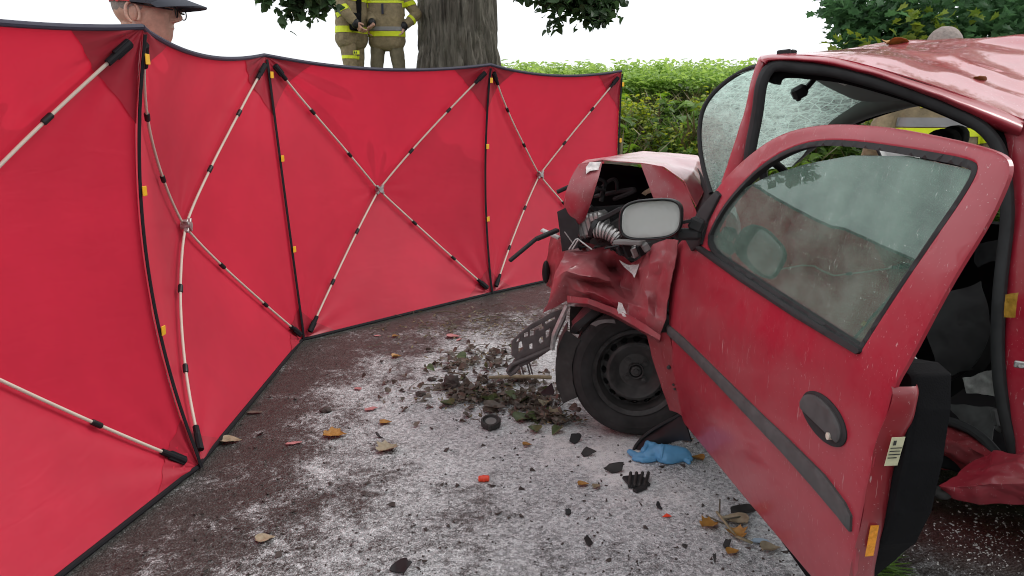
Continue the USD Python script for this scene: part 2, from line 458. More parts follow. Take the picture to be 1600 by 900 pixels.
M['glass'] = glass('dusty_window_glass', (0.62, 0.77, 0.70), 0.09, (0.48, 0.54, 0.50))
M['mirror'] = mat('mirror_glass', {'g': ('geometry', {}), 'n': ('noise_texture', {'scale': 9, 'detail': 6}), 'dr': ('rgb_ramp', {'ramp': [(0.35, (0.5,) * 3), (0.75, (0.72,) * 3)]}),
    'gl': ('glossy_bsdf', {'color': (0.66, 0.68, 0.66), 'roughness': 0.16}), 'df': ('diffuse_bsdf', {'color': (0.40, 0.40, 0.385)}), 'm': ('mix_closure', {})},
    [('g.position', 'n.vector'), ('n.fac', 'dr.fac'), ('dr.color', 'm.fac'), ('gl.BSDF', 'm.closure1'), ('df.BSDF', 'm.closure2')], 'm.closure')
M['shatter'] = mat('shattered_laminated_glass', {
    'g': ('geometry', {}), 'mp': ('mapping', {'scale': (1.0, 1.0, 2.0), 'rotation': (0.2, 0.5, 0.3)}),
    'ms': ('mapping', {'scale': (4, 4, 40), 'rotation': (0.35, 0.2, 0.5)}),
    'v1': ('voronoi_texture', {'feature': 'distance_to_edge', 'scale': 14, 'randomness': 1}),
    'v2': ('voronoi_texture', {'feature': 'f1', 'scale': 55, 'randomness': 1}), 'vs': ('separate_color', {}),
    'n': ('noise_texture', {'scale': 1.6, 'detail': 6, 'roughness': 0.7, 'distortion': 1.6}),
    'n2': ('noise_texture', {'scale': 3.2, 'detail': 3}),
    'r1': ('rgb_ramp', {'ramp': [(0.0, (1, 1, 1)), (0.045, (0.5, 0.5, 0.5)), (0.09, (0, 0, 0))]}),
    'rn': ('rgb_ramp', {'ramp': [(0.36, (0.30, 0.30, 0.30)), (0.5, (0.62, 0.62, 0.62)), (0.60, (0.98, 0.98, 0.98))]}),
    'rv': ('map_range', {'from_min': 0, 'from_max': 1, 'to_min': -0.22, 'to_max': 0.2}), 'rb': ('map_range', {'from_min': 0.3, 'from_max': 0.7, 'to_min': -0.18, 'to_max': 0.12}),
    'a1': ('math', {'math_type': 'add'}), 'a2': ('math', {'math_type': 'add', 'use_clamp': True}), 'mx': ('math', {'math_type': 'maximum'}),
    'tr': ('transparent_bsdf', {'color': (0.66, 0.84, 0.76)}), 'gl': ('glossy_bsdf', {'roughness': 0.12}), 'fr': ('fresnel', {'IOR': 1.5}),
    'bp': ('bump', {'strength': 1.0, 'distance': 0.012}),
    'm1': ('mix_closure', {}),
    'df': ('diffuse_bsdf', {'color': (0.62, 0.86, 0.76)}), 'tl': ('translucent_bsdf', {'color': (0.74, 0.98, 0.87)}), 'dm': ('mix_closure', {'fac': 0.6}), 'm2': ('mix_closure', {})},
    [('g.position', 'mp.vector'), ('g.position', 'ms.vector'), ('mp.vector', 'v1.vector'), ('mp.vector', 'v2.vector'), ('ms.vector', 'n.vector'), ('g.position', 'n2.vector'), ('v1.distance', 'r1.fac'), ('v2.color', 'vs.color'), ('n.fac', 'rn.fac'),
     ('vs.r', 'rv.value'), ('n2.fac', 'rb.value'), ('rv.result', 'a1.value1'), ('rb.result', 'a1.value2'), ('a1.value', 'a2.value1'), ('rn.color', 'a2.value2'), ('a2.value', 'mx.value1'), ('r1.color', 'mx.value2'),
     ('mx.value', 'bp.height'), ('bp.normal', 'gl.normal'), ('bp.normal', 'df.normal'),
     ('fr.fac', 'm1.fac'), ('tr.BSDF', 'm1.closure1'), ('gl.BSDF', 'm1.closure2'), ('df.BSDF', 'dm.closure1'), ('tl.BSDF', 'dm.closure2'),
     ('mx.value', 'm2.fac'), ('m1.closure', 'm2.closure1'), ('dm.closure', 'm2.closure2')], 'm2.closure')

# ------------------------------------------------------------------ ground
def terrain(x, y):
    "height of verge, bank and field behind the road"
    x, y = np.asarray(x, float), np.asarray(y, float)
    def ss(t):
        t = np.clip(t, 0, 1)
        return t * t * (3 - 2 * t)
    edge = 7.75 + 0.10 * np.sin(x * 1.3) + np.where(x < -0.2, (x + 0.2) * 0.95, 0).clip(-4.2, 0)
    s = y - edge
    left = np.where(y < 3.7, np.clip((-1.42 - x) / 0.5, 0, 1), 0) * 0.16
    h = np.where(s > 0, 0.12 * ss(s / 0.8) + 1.0 * ss((s - 0.3) / 3.2), 0)
    h = h + 0.62 * ss((y - 11.2) / 2.4) + 0.004 * np.clip(y - 13, 0, 400)
    return np.maximum(h, left * ss((3.9 - y) / 0.4))


# road: one fine sheet; the stains and the spilt absorbent powder are pigment on it
POWDER = [(420, 600, .03), (600, 500, .03), (700, 475, .04), (820, 462, .06), (500, 560, .03), (330, 720, .08), (400, 660, .06), (250, 800, .22), (150, 880, .3), (300, 880, .34),
          (450, 700, .26), (420, 780, .28), (500, 650, .45), (560, 620, .55), (620, 588, .38), (650, 545, .2), (700, 560, .62), (780, 560, .74), (830, 585, .8), (640, 640, .66), (600, 700, .6),
          (560, 740, .4), (500, 740, .45), (520, 800, .34), (480, 800, .2), (600, 800, .45), (640, 760, .5), (700, 700, .76), (800, 700, .86), (900, 690, 1.15), (940, 715, 1.3), (975, 742, 1.3), (1000, 770, 1.1), (950, 690, 1.2), (830, 585, 1.0), (1160, 815, 1.05),
          (900, 760, .8), (1000, 800, .78), (850, 820, .66), (740, 760, .5), (760, 785, .34), (860, 870, .52), (700, 880, .5), (1000, 880, .6), (1100, 870, .66), (1150, 800, .88), (1100, 740, .7),
          (1060, 725, .55), (1200, 880, .62), (540, 870, .5), (1450, 800, .15), (1550, 850, .1), (1400, 890, .2), (1590, 780, .08), (830, 520, .3), (1150, 560, .1), (1350, 600, .08), (1000, 500, .25),
          (380, 830, .3), (450, 880, .42), (800, 760, .7), (300, 800, .22), (540, 700, .5), (690, 600, .7), (200, 850, .26), (1250, 700, .3)]
pp = np.array([[*gz(a, b)[:2]] for a, b, _ in POWDER]); pv = np.array([c for *_, c in POWDER])
xs, ys = np.arange(-3.2, 4.6, 0.025), np.arange(1.2, 8.4, 0.025)
GX, GY = np.meshgrid(xs, ys, indexing='ij')
flat = np.stack([GX.ravel(), GY.ravel()], 1)
w = np.zeros(len(flat)); acc = np.zeros(len(flat))
for q, val in zip(pp, pv):
    wt = 1.0 / ((flat - q)[:, 0] ** 2 + (flat - q)[:, 1] ** 2 + 0.004) ** 1.6
    w += wt; acc += wt * val
powder = acc / w
powder = np.where(powder < .5, powder * (.78 + .44 * powder), powder)
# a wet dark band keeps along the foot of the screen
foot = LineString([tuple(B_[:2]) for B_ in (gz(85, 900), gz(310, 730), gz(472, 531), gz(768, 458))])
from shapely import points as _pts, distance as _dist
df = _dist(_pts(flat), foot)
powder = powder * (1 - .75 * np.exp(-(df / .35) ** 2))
red = np.exp(-(((flat - gz(1530, 830)[:2]) / [0.32, 0.2]) ** 2).sum(1))
nz = meshkit.fbm(np.c_[flat * 40, np.zeros(len(flat))], 3, 3) - 0.5
GZ = (0.004 * nz).reshape(GX.shape)
edge_fall = np.minimum.reduce([GX - xs[0], xs[-1] - GX, GY - ys[0], ys[-1] - GY])
GZ = np.where(edge_fall < 0.2, 0.0, GZ)
M['road'] = mat('stained_asphalt', {
    'g': ('geometry', {}), 'at': ('attribute', {'attribute': 'stain'}), 'sep': ('separate_color', {}),
    'n1': ('noise_texture', {'scale': 4.5, 'detail': 10, 'roughness': 0.72, 'distortion': 0.5}),
    'n2': ('noise_texture', {'scale': 26, 'detail': 6, 'roughness': 0.75, 'distortion': 1.2}),
    'm1': ('map_range', {'from_min': 0.3, 'from_max': 0.7, 'to_min': -0.28, 'to_max': 0.28, 'clamp': False}),
    'm2': ('map_range', {'from_min': 0.3, 'from_max': 0.7, 'to_min': -0.26, 'to_max': 0.26, 'clamp': False}),
    'a1': ('math', {'math_type': 'add'}), 'a2': ('math', {'math_type': 'add'}), 'a3': ('math', {'math_type': 'add'}),
    'cov': ('map_range', {'range_type': 'smoothstep', 'from_min': 0.15, 'from_max': 0.70, 'to_min': 0, 'to_max': 1}),
    'v': ('voronoi_texture', {'scale': 125, 'feature': 'f1'}),
    'gr': ('noise_texture', {'scale': 190, 'detail': 4, 'roughness': 0.8}),
    'm3': ('map_range', {'from_min': 0.3, 'from_max': 0.7, 'to_min': -0.24, 'to_max': 0.24, 'clamp': False}),
    'dk': ('rgb_ramp', {'ramp': [(0.3, (0.017, 0.017, 0.0155)), (0.55, (0.045, 0.044, 0.040)), (0.76, (0.16, 0.152, 0.144))]}),
    'lt': ('rgb_ramp', {'ramp': [(0.25, (0.21, 0.216, 0.222)), (0.48, (0.46, 0.472, 0.482)), (0.74, (0.82, 0.83, 0.84))]}),
    'st': ('voronoi_texture', {'scale': 95, 'feature': 'f1', 'randomness': 1}), 'ss': ('separate_color', {}), 'sr': ('map_range', {'from_min': 0, 'from_max': 1, 'to_min': 0.55, 'to_max': 1.3}), 'sv': ('combine_color', {}),
    'cm': ('mix_color', {'blend_type': 'multiply', 'fac': 1.0, 'use_clamp': False}),
    'pu': ('map_range', {'from_min': 0.88, 'from_max': 1.3, 'to_min': 0, 'to_max': 0.9}), 'pw': ('mix_color', {'b': (0.76, 0.755, 0.75)}),
    'c': ('mix_color', {}), 'rd': ('mix_color', {'b': (0.10, 0.012, 0.012)}), 'rm': ('math', {'math_type': 'multiply', 'value2': 0.75}),
    'rr': ('map_range', {'from_min': 0, 'from_max': 1, 'to_min': 0.42, 'to_max': 0.92}),
    'hh': ('math', {'math_type': 'multiply_add', 'value2': 0.5}),
    'bp': ('bump', {'strength': 0.9, 'distance': 0.005}),
    'p': ('principled_bsdf', {'specular_ior_level': 0.4})},
    [('g.position', 'n1.vector'), ('g.position', 'n2.vector'), ('g.position', 'v.vector'), ('g.position', 'gr.vector'), ('at.color', 'sep.color'),
     ('n1.fac', 'm1.value'), ('n2.fac', 'm2.value'), ('gr.fac', 'm3.value'), ('m1.result', 'a1.value1'), ('m2.result', 'a1.value2'), ('a1.value', 'a2.value1'), ('sep.r', 'a2.value2'), ('a2.value', 'a3.value1'), ('m3.result', 'a3.value2'),
     ('a3.value', 'cov.value'), ('gr.fac', 'dk.fac'), ('gr.fac', 'lt.fac'), ('cov.result', 'c.fac'), ('dk.color', 'c.a'), ('lt.color', 'c.b'),
     ('sep.g', 'rm.value1'), ('rm.value', 'rd.fac'), ('g.position', 'st.vector'), ('st.color', 'ss.color'), ('ss.r', 'sr.value'), ('sr.result', 'sv.r'), ('sr.result', 'sv.g'), ('sr.result', 'sv.b'), ('c.result', 'cm.a'), ('sv.color', 'cm.b'), ('a2.value', 'pu.value'), ('pu.result', 'pw.fac'), ('cm.result', 'pw.a'), ('pw.result', 'rd.a'), ('rd.result', 'p.base_color'), ('cov.result', 'rr.value'), ('rr.result', 'p.roughness'),
     ('gr.fac', 'hh.value1'), ('v.distance', 'hh.value3'), ('hh.value', 'bp.height'), ('bp.normal', 'p.normal')], 'p.BSDF')
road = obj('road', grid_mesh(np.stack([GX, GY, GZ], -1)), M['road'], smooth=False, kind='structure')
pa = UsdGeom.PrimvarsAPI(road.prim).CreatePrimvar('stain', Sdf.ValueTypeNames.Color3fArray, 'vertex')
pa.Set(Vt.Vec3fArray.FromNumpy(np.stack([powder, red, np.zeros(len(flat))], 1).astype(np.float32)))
# the rest of the road around and behind the camera
M['asphalt'] = plain('plain_asphalt', (0.07, 0.064, 0.06), 0.75, var=0.45, scale=3, bump=0.003, bscale=150)
ring = []
for x0, x1, y0, y1 in ((-30, -3.2, -40, 2), (4.57, 40, -40, 8.4), (-3.2, 4.57, -40, 1.2), (-3.6, -3.2, 2, 3)):
    ring.append(grid_mesh([[(x0, y0, 0), (x0, y1, 0)], [(x1, y0, 0), (x1, y1, 0)]]))
ring = cat([trimesh.Trimesh(m.vertices, m.faces[:, ::-1], process=False) if m.face_normals[0][2] < 0 else m for m in ring])
obj('road_surface', ring, M['asphalt'], smooth=False, kind='structure')
# verge, bank and field in one sheet that starts just under the road
bx = np.r_[np.linspace(-220, -12, 40), np.arange(-11.6, 16, 0.2), np.linspace(16.4, 220, 40)]
by = np.r_[np.arange(2.0, 14, 0.16), np.linspace(14.3, 60, 40), np.linspace(66, 700, 30)]
BX, BY = np.meshgrid(bx, by, indexing='ij')
BZ = terrain(BX, BY)
BZ = np.where(BZ > 0.002, BZ + 0.05 * (meshkit.fbm(np.stack([BX * 1.5, BY * 1.5, BX * 0], -1), 3, 5) - 0.5) * np.clip(BZ / 0.3, 0, 1), -0.03)
obj('grass_bank', grid_mesh(np.stack([BX, BY, BZ], -1)), M['soil'], smooth=True, kind='structure')

# ------------------------------------------------------------------ privacy screen
B = {k: gz(*p, 0.012) for k, p in {1: (310, 730), 2: (472, 531), 3: (768, 458)}.items()}
T = {1: at(222, 42, B[1][1]), 2: at(413, 86, B[2][1]), 3: at(766, 101, B[3][1])}
T[4] = at(971, 111, 7.3); B[4] = np.array([T[4][0] + 0.02, T[4][1], 0.012])
B[0] = B[1] + [-0.31, -1.77, 0]; T[0] = np.array([B[0][0] - 0.06, B[0][1], 1.76])
BOW = {0: .08, 1: .115, 2: 0.0, 3: .075, 4: .03}
scr = thing('privacy_screen', B[2], 'red pop-up folding privacy screen with crossed rods standing beside the wreck', 'screen')


def away(i):
    d = B[i + 1] - B[i]
    n = np.array([-d[1], d[0], 0]); n /= np.linalg.norm(n)
    return n


AWAY = {i: away(i) for i in range(4)}
SEAMDIR = {0: AWAY[0], 4: AWAY[3]}
for i in (1, 2, 3):
    s = AWAY[i - 1] + AWAY[i]
    SEAMDIR[i] = s / np.linalg.norm(s)
HUBD = {0: .28, 1: .25, 2: .22, 3: .22}
BEND = {0: 1.3, 1: 1.35, 2: 1.1, 3: 1.12}


def panel(i, u, v, off=0.0):
    "point of panel i at u (left to right) and v (bottom to top), off metres towards the camera side"
    u, v = np.asarray(u, float), np.asarray(v, float)
    U, V = u[..., None], v[..., None]
    def seam(k):
        return B[k] * (1 - V) + T[k] * V + SEAMDIR[k] * BOW[k] * (1 - (2 * V - 1) ** 2)
    P = seam(i) * (1 - U) + seam(i + 1) * U
    a, b = np.abs(2 * u - 1), np.abs(2 * v - 1)
    m = np.maximum(a, b)
    p = 1 - m ** BEND[i]
    # the top hem sags and draws back between the posts
    sag = (1 - (2 * u - 1) ** 2) * np.clip(v - 0.55, 0, 1) ** 2 / 0.2025
    P = P + AWAY[i] * (HUBD[i] * p + 0.05 * sag)[..., None]
    P[..., 2] -= 0.058 * sag
    # folds that run out from the corners
    fold = 0
    for cu, cv in ((0, 0), (1, 0), (0, 1), (1, 1)):
        du, dv = np.abs(u - cu), np.abs(v - cv)
        r, th = np.hypot(du, dv), np.arctan2(dv, du)
        fold = fold + 0.010 * np.sin(th * 17 + i * 2 + cu) * np.exp(-r / 0.13) * np.clip(r / 0.05, 0, 1)
    hr = np.hypot(u - 0.5, v - 0.5)
    fold = fold + 0.004 * np.sin(np.arctan2(v - .5, u - .5) * 12) * np.exp(-hr / 0.08) * np.clip(hr / 0.03, 0, 1)
    big = 0.006 * (meshkit.fbm(np.stack([u * 4 + 9 * i, v * 4, u * 0], -1), 3, 11 + i) - 0.5) * (1 - m ** 6)
    return P + AWAY[i] * (fold + big - off)[..., None]



for i in range(4):
    n = 90
    uu, vv = np.meshgrid(np.linspace(0, 1, n), np.linspace(0, 1, n), indexing='ij')
    fp = obj('fabric_panel', grid_mesh(panel(i, uu, vv)), M['fabric'], scr, smooth=True)
    # hems
    t = np.linspace(0, 1, 40)
    ph = panel(i, t, np.ones_like(t))
    pb = panel(i, t, np.zeros_like(t)); pb[:, 2] = 0.014
    for nm, pts in (('top_hem', ph), ('bottom_hem', pb)):
        tube_m = tube(pts, 0.011, 8)
        obj(nm, tube_m, M['hem'] if nm == 'top_hem' else M['tape'], fp)
    # doubled corner patches
    for cu, cv in ((0, 1), (1, 1), (0, 0), (1, 0)):
        if cv == 0:
            su, sv = 0.16, 0.12
        else:
            su, sv = 0.19, 0.20
        a, b = np.meshgrid(np.linspace(0, 1, 16), np.linspace(0, 1, 16), indexing='ij')
        # fan from the corner to a slightly hollow edge
        eu, ev = su * (1 - b), sv * b
        hol = 1 - 0.45 * b * (1 - b)
        pu, pv_ = a * eu * hol, a * ev * hol
        pu = pu if cu == 0 else 1 - pu
        pv_ = pv_ if cv == 0 else 1 - pv_
        obj('corner_patch', grid_mesh(panel(i, pu, pv_, 0.004)), M['fabric_double'], fp, smooth=True)
    # the two crossed rods, their sleeves, the hub and the corner sockets
    for k, (c0, c1) in enumerate((((0, 1), (1, 0)), ((1, 1), (0, 0)))):
        tt = np.linspace(0.05, 0.95, 49)
        ru, rv = c0[0] + (c1[0] - c0[0]) * tt, c0[1] + (c1[1] - c0[1]) * tt
        path = panel(i, ru, rv, 0.024 + 0.008 * k)
        rod = obj('rod', tube(path, 0.0064, 10), M['rod'], scr)
        for s in (0.19, 0.35, 0.65, 0.81):
            j = int(round((s - 0.05) / 0.9 * 48))
            d = path[j + 1] - path[j - 1]; d /= np.linalg.norm(d)
            obj('sleeve', tube([path[j] - d * 0.022, path[j] - d * 0.018, path[j] + d * 0.018, path[j] + d * 0.022], [0.0095, 0.0118, 0.0118, 0.0095], 10), M['black'], rod)
        for e, (j, jj) in enumerate(((0, 3), (48, 45))):
            d = path[jj] - path[j]; d /= np.linalg.norm(d)
            a0 = path[j] - d * 0.055
            obj('socket', cat(tube([a0, path[j] + d * 0.06], [0.015, 0.013], 10), beam(a0, path[j] + d * 0.02, 0.036, 0.016, up=AWAY[i])), M['tape'], rod)
    hc = panel(i, np.array(.5), np.array(.5), 0.03)
    side = np.cross(AWAY[i], [0, 0, 1.0])
    hub = [box((0.012, 0.012, 0.012), hc)]
    for sgn in (1, -1):
        dd = side * 1.0 + np.array([0, 0, 1.0]) * sgn
        dd /= np.linalg.norm(dd)
        hub.append(beam(hc - dd * 0.042 - AWAY[i] * 0.012, hc + dd * 0.042 - AWAY[i] * 0.012, 0.016, 0.022, up=AWAY[i]))
    hub.append(tube([hc - AWAY[i] * 0.03, hc + AWAY[i] * 0.02], 0.02, 12))
    obj('hub', cat(hub), M['metal'], scr)
# seam webbing with yellow tabs at each post
for k in range(5):
    i, u = (k, 0.0) if k < 4 else (3, 1.0)
    vv = np.linspace(0.985, 0.0, 40)
    pts = panel(i, np.full(40, u), vv)
    nrm = -SEAMDIR[k]
    lat = np.cross(nrm, [0, 0, 1.0])
    P = np.stack([pts + nrm * 0.012 - lat * 0.009, pts + nrm * 0.016, pts + nrm * 0.012 + lat * 0.009], 1)
    web = obj('seam_webbing', grid_mesh(P, 0.004), M['tape'], scr)
    for fr in (0.935, 0.655, 0.335):
        p = panel(i, np.array(u), np.array(fr)) + nrm * 0.024 - lat * 0.012
        obj('yellow_tab', box((0.030, 0.004, 0.038), p, frame(lat), 0.0015), M['yellow'], web)

# ------------------------------------------------------------------ the wrecked car
CF = np.array([-.81, .59, 0]); CF /= np.linalg.norm(CF)      # the car's forward direction
CL = np.array([-CF[1], CF[0], 0])                            # its left side, turned to the camera
car = thing('wrecked_car', at(1000, 640, 3.3) * [1, 1, 0], 'crashed dark red hatchback with crumpled front, shattered windscreen and open door', 'car')


def poly_tri(poly, h):
    pts = []
    def ring(g):
        n = max(8, int(g.length / min(h, .014)))
        c = [np.array(g.interpolate(k / n, normalized=True).coords[0]) for k in range(n)]
        return c + [np.array(p) for p in g.coords[:-1]]
    geoms = [poly.exterior] + list(poly.interiors)
    for g in geoms:
        pts += ring(g)
    inner = poly.buffer(-min(0.008, h * 0.3))
    for q in getattr(inner, 'geoms', [inner]):
        if q.is_empty:
            continue
        for g in [q.exterior] + list(q.interiors):
            n = max(8, int(g.length / min(h, .014)))
            pts += [np.array(g.interpolate(k / n, normalized=True).coords[0]) for k in range(n)]
    x0, y0, x1, y1 = poly.bounds
    core = poly.buffer(-h * 0.6)
    for a in np.arange(x0, x1, h):
        for b in np.arange(y0, y1, h):
            q = (a + 0.3 * h * math.sin(b * 91), b + 0.3 * h * math.sin(a * 77))
            if core.contains(Point(q)):
                pts.append(np.array(q))
    pts = np.array(pts)
    _, keep = np.unique(np.round(pts, 4), axis=0, return_index=True)
    pts = pts[np.sort(keep)]
    from scipy.spatial import Delaunay
    tri = Delaunay(pts).simplices
    big = poly.buffer(1e-5)
    ok = [t for t in tri if big.contains(Point(pts[t].mean(0)))]
    ok = np.array(ok)
    a, b, c = pts[ok[:, 0]], pts[ok[:, 1]], pts[ok[:, 2]]
    area = (b - a)[:, 0] * (c - a)[:, 1] - (b - a)[:, 1] * (c - a)[:, 0]
    ok[area < 0] = ok[area < 0][:, ::-1]
    return pts, ok[np.abs(area) > 1e-9]


def shell(poly, mapf, thick=0.01, h=0.05, edge=0.004):
    "plate with rounded edges: polygon in (s, z), mapf(s, z, n) -> xyz, n counted inwards"
    out = []
    for q in getattr(poly, 'geoms', [poly]):
        pts, tri = poly_tri(q, h)
        d = np.array([q.boundary.distance(Point(p)) for p in pts])
        n0 = edge * np.clip(1 - d / 0.006, 0, 1)
        v = np.vstack([mapf(pts[:, 0], pts[:, 1], n0), mapf(pts[:, 0], pts[:, 1], np.full(len(pts), thick))])
        N = len(pts)
        e = np.vstack([tri[:, [0, 1]], tri[:, [1, 2]], tri[:, [2, 0]]])
        key = {}
        for a, b in e:
            key[(a, b)] = 1
        rim = [(a, b) for a, b in key if (b, a) not in key]
        f = np.vstack([tri, tri[:, ::-1] + N] + [np.array([[b, a, a + N], [b, a + N, b + N]]) for a, b in rim])
        m = trimesh.Trimesh(v, f, process=False)
        if m.volume < 0:
            m = trimesh.Trimesh(v, f[:, ::-1], process=False)
        out.append(m)
    return cat(out)


def smooth_poly(pts, r=0.01):
    p = Polygon(pts)
    if not p.is_valid:
        p = p.buffer(0)
    return p.buffer(-r).buffer(2 * r).buffer(-r) if r else p


# ---- the open door, built in its own plane: s from the hinge to the rear, z up, n inwards
DH = np.array([.70, 2.95]); DE = np.array([.1035, -.9946]); DN = np.array([-.9946, -.1035])


def door_off(s, z):
    z = np.asarray(z, float)
    low = 0.035 * (1 - ((z - .62) / .42) ** 2) - 0.02 * np.clip((.42 - z) / .2, 0, 1) + 0.012 * np.clip((np.asarray(s) - 0.9) / .4, 0, 1)
    up = np.clip(z - .90, 0, 2)
    return np.where(z < .90, low, 0.035 * (1 - (.28 / .42) ** 2) + 0.012 * np.clip((np.asarray(s) - 0.9) / .4, 0, 1) - 0.29 * up - 0.05 * up ** 2)


def door(s, z, n=0.0):
    o = door_off(s, z) - n
    return np.stack([DH[0] + DE[0] * s + DN[0] * o, DH[1] + DE[1] * s + DN[1] * o, np.asarray(z) + 0 * s], -1)


def door_sz(px, py, n=0.0):
    r, o, s, z = ray(px, py), 0.0, 0.5, 0.8
    for _ in range(60):
        # |DH + DE s + DN o - EYE| along the ray
        A = np.array([[DE[0], -r[0]], [DE[1], -r[1]]])
        bvec = -(DH + DN * o)
        s2, t = np.linalg.solve(A, bvec)
        z2 = CAM_H + r[2] * t
        s, z = s2, z2
        o = 0.6 * o + 0.4 * (float(door_off(s, z)) - n)
    return (s, z)


def chaik(pts, keep=(), it=2):
    "rounds the corners of a closed outline, but keeps the listed ones"
    pts = [(tuple(p), i in keep) for i, p in enumerate(pts)]
    for _ in range(it):
        out = []
        for (a, ka), (b, kb) in zip(pts, pts[1:] + pts[:1]):
            a_, b_ = np.array(a, float), np.array(b, float)
            if ka: out.append((a, True))
            out += [(tuple(a_ * .75 + b_ * .25), False), (tuple(a_ * .25 + b_ * .75), False)]
        pts = out
    return [p for p, _ in pts]


def dpoly(pix, n=0.0, r=0.01):
    return smooth_poly([door_sz(a, b, n) for a, b in pix], r)


dr = thing('door', [DH[0], DH[1], 0], parent=car, label='driver side door swung wide open')
OUT = [(1051, 388), (1045, 440), (1044, 500), (1046, 560), (1056, 620), (1068, 662), (1160, 775), (1265, 900), (1328, 978), (1331, 900), (1340, 820), (1368, 700), (1385, 640), (1394, 604),
       (1420, 560), (1480, 445), (1540, 350), (1566, 295), (1577, 262), (1566, 240), (1500, 221), (1400, 201), (1340, 195), (1290, 194), (1240, 202), (1200, 219), (1160, 250), (1130, 280), (1100, 320), (1075, 365)]
HOLE = [(1341, 551), (1400, 458), (1460, 370), (1505, 305), (1527, 265), (1519, 251), (1440, 236), (1340, 221), (1280, 219), (1235, 230), (1190, 256), (1150, 295), (1120, 335), (1097, 388), (1160, 430), (1250, 490)]
po, ho = dpoly(chaik(OUT, (5, 6, 7, 8, 12)), r=0), dpoly(chaik(HOLE, (0,)), r=0)
obj('door_skin', shell(po.difference(ho), door, 0.013, 0.045, 0.004), M['paint'], dr, smooth=30)
# black seal inside the window opening
obj('window_seal', shell(ho.buffer(0.002).difference(ho.buffer(-0.014)), lambda s, z, n: door(s, z, n - 0.002), 0.03, 0.03, 0.004), M['trim'], dr)
GL = [(1098, 392), (1128, 330), (1165, 293), (1205, 273), (1260, 256), (1330, 243), (1420, 244), (1530, 268), (1500, 318), (1341, 556)]
gp = dpoly(GL, 0.016, 0.003).intersection(ho.buffer(0.004))
obj('window_pane', shell(gp, lambda s, z, n: door(s, z, n + 0.016), 0.0035, 0.06, 0.0), M['glass'], dr, smooth=30)
# belt strip
bs = [(1090, 380), (1160, 427), (1250, 486), (1346, 545), (1347, 550), (1341, 553), (1247, 497), (1157, 438), (1090, 390)]
obj('belt_strip', shell(dpoly(bs, 0, 0.002), lambda s, z, n: door(s, z, n - 0.012), 0.02, 0.03, 0.004), M['trim'], dr)
# mirror triangle at the front of the window
tr = [(1072, 370), (1100, 322), (1122, 298), (1128, 305), (1108, 345), (1098, 382), (1084, 392)]
obj('mirror_base', shell(dpoly(tr, 0, 0.003), lambda s, z, n: door(s, z, n - 0.014), 0.025, 0.03, 0.004), M['trim'], dr)
rs = [(1045, 507), (1070, 528), (1200, 655), (1290, 742), (1322, 785), (1332, 806), (1331, 832), (1316, 812), (1275, 764), (1200, 682), (1080, 556), (1046, 524)]
obj('rub_strip', shell(dpoly(rs, 0, 0.004), lambda s, z, n: door(s, z, n - 0.013), 0.02, 0.03, 0.007), M['mid_trim'], dr)
# oval handle: recess plate, flap and lock
hc = np.array(door_sz(1287, 653))
ax = np.array(door_sz(1318, 690)) - np.array(door_sz(1257, 616))
def oval(c, a, b, ang, n=40):
    t = np.arange(n) * 2 * math.pi / n
    e = np.stack([a * np.cos(t), b * np.sin(t)], 1)
    R = np.array([[math.cos(ang), -math.sin(ang)], [math.sin(ang), math.cos(ang)]])
    return Polygon(e @ R.T + c)
ta = np.array(door_sz(1287, 653))
la, lb = np.array(door_sz(1256, 628)), np.array(door_sz(1321, 684))
ang = math.atan2(lb[1] - la[1], lb[0] - la[0])
a_h = np.linalg.norm(lb - la) / 2 * 1.06
top_, bot_ = np.array(door_sz(1283, 617)), np.array(door_sz(1290, 694))
b_h = min(0.055, np.linalg.norm(top_ - bot_) / 2)
hd = obj('handle', shell(oval(hc, a_h, b_h, ang), lambda s, z, n: door(s, z, n - 0.008), 0.02, 0.02, 0.005), M['trim'], dr)
fl = oval(hc, a_h * .9, b_h * .86, ang).intersection(Polygon([hc + [-.2, -.012], hc + [.2, -.03], hc + [.2, .2], hc + [-.2, .2]]))
obj('pull_flap', shell(fl, lambda s, z, n: door(s, z, n - 0.018), 0.012, 0.02, 0.006), M['mid_trim'], hd)
lk = np.array(door_sz(1306, 681))
obj('lock', shell(oval(lk, .009, .009, 0, 20), lambda s, z, n: door(s, z, n - 0.024), 0.02, 0.006, 0.002), M['rod'], hd)
# inner flange at the rear edge and the inner trim behind it
rear = [(1394, 606), (1388, 640), (1372, 700), (1356, 760), (1343, 820), (1333, 890), (1329, 960)]
sz = np.array([door_sz(a, b) for a, b in rear])
rows = []
for n_, ds in ((0.0, -.004), (.02, .004), (.045, .006), (.06, -.01)):
    rows.append(door(sz[:, 0] + ds + .008 * np.sin(np.arange(7) * 2.1), sz[:, 1], n_))
obj('rear_flange', sheet(rows, 12, 40, 2, .016, 9, .002, 4), M['paint_inner'], dr, smooth=40)
TRIM = [(1425, 560), (1462, 566), (1483, 584), (1482, 640), (1470, 720), (1452, 800), (1428, 848), (1395, 876), (1360, 905), (1320, 930), (1180, 740), (1110, 640), (1090, 560), (1120, 450), (1200, 470), (1330, 545)]
tp = dpoly(TRIM, 0.13, 0.012)
tr_ = obj('inner_trim', shell(tp, lambda s, z, n: door(s, z, n + 0.05 - 0.0), 0.085, 0.05, 0.012), M['dark_cloth'], dr)
LABEL = [(1374, 680), (1388, 676), (1384, 706), (1366, 722), (1364, 716)]
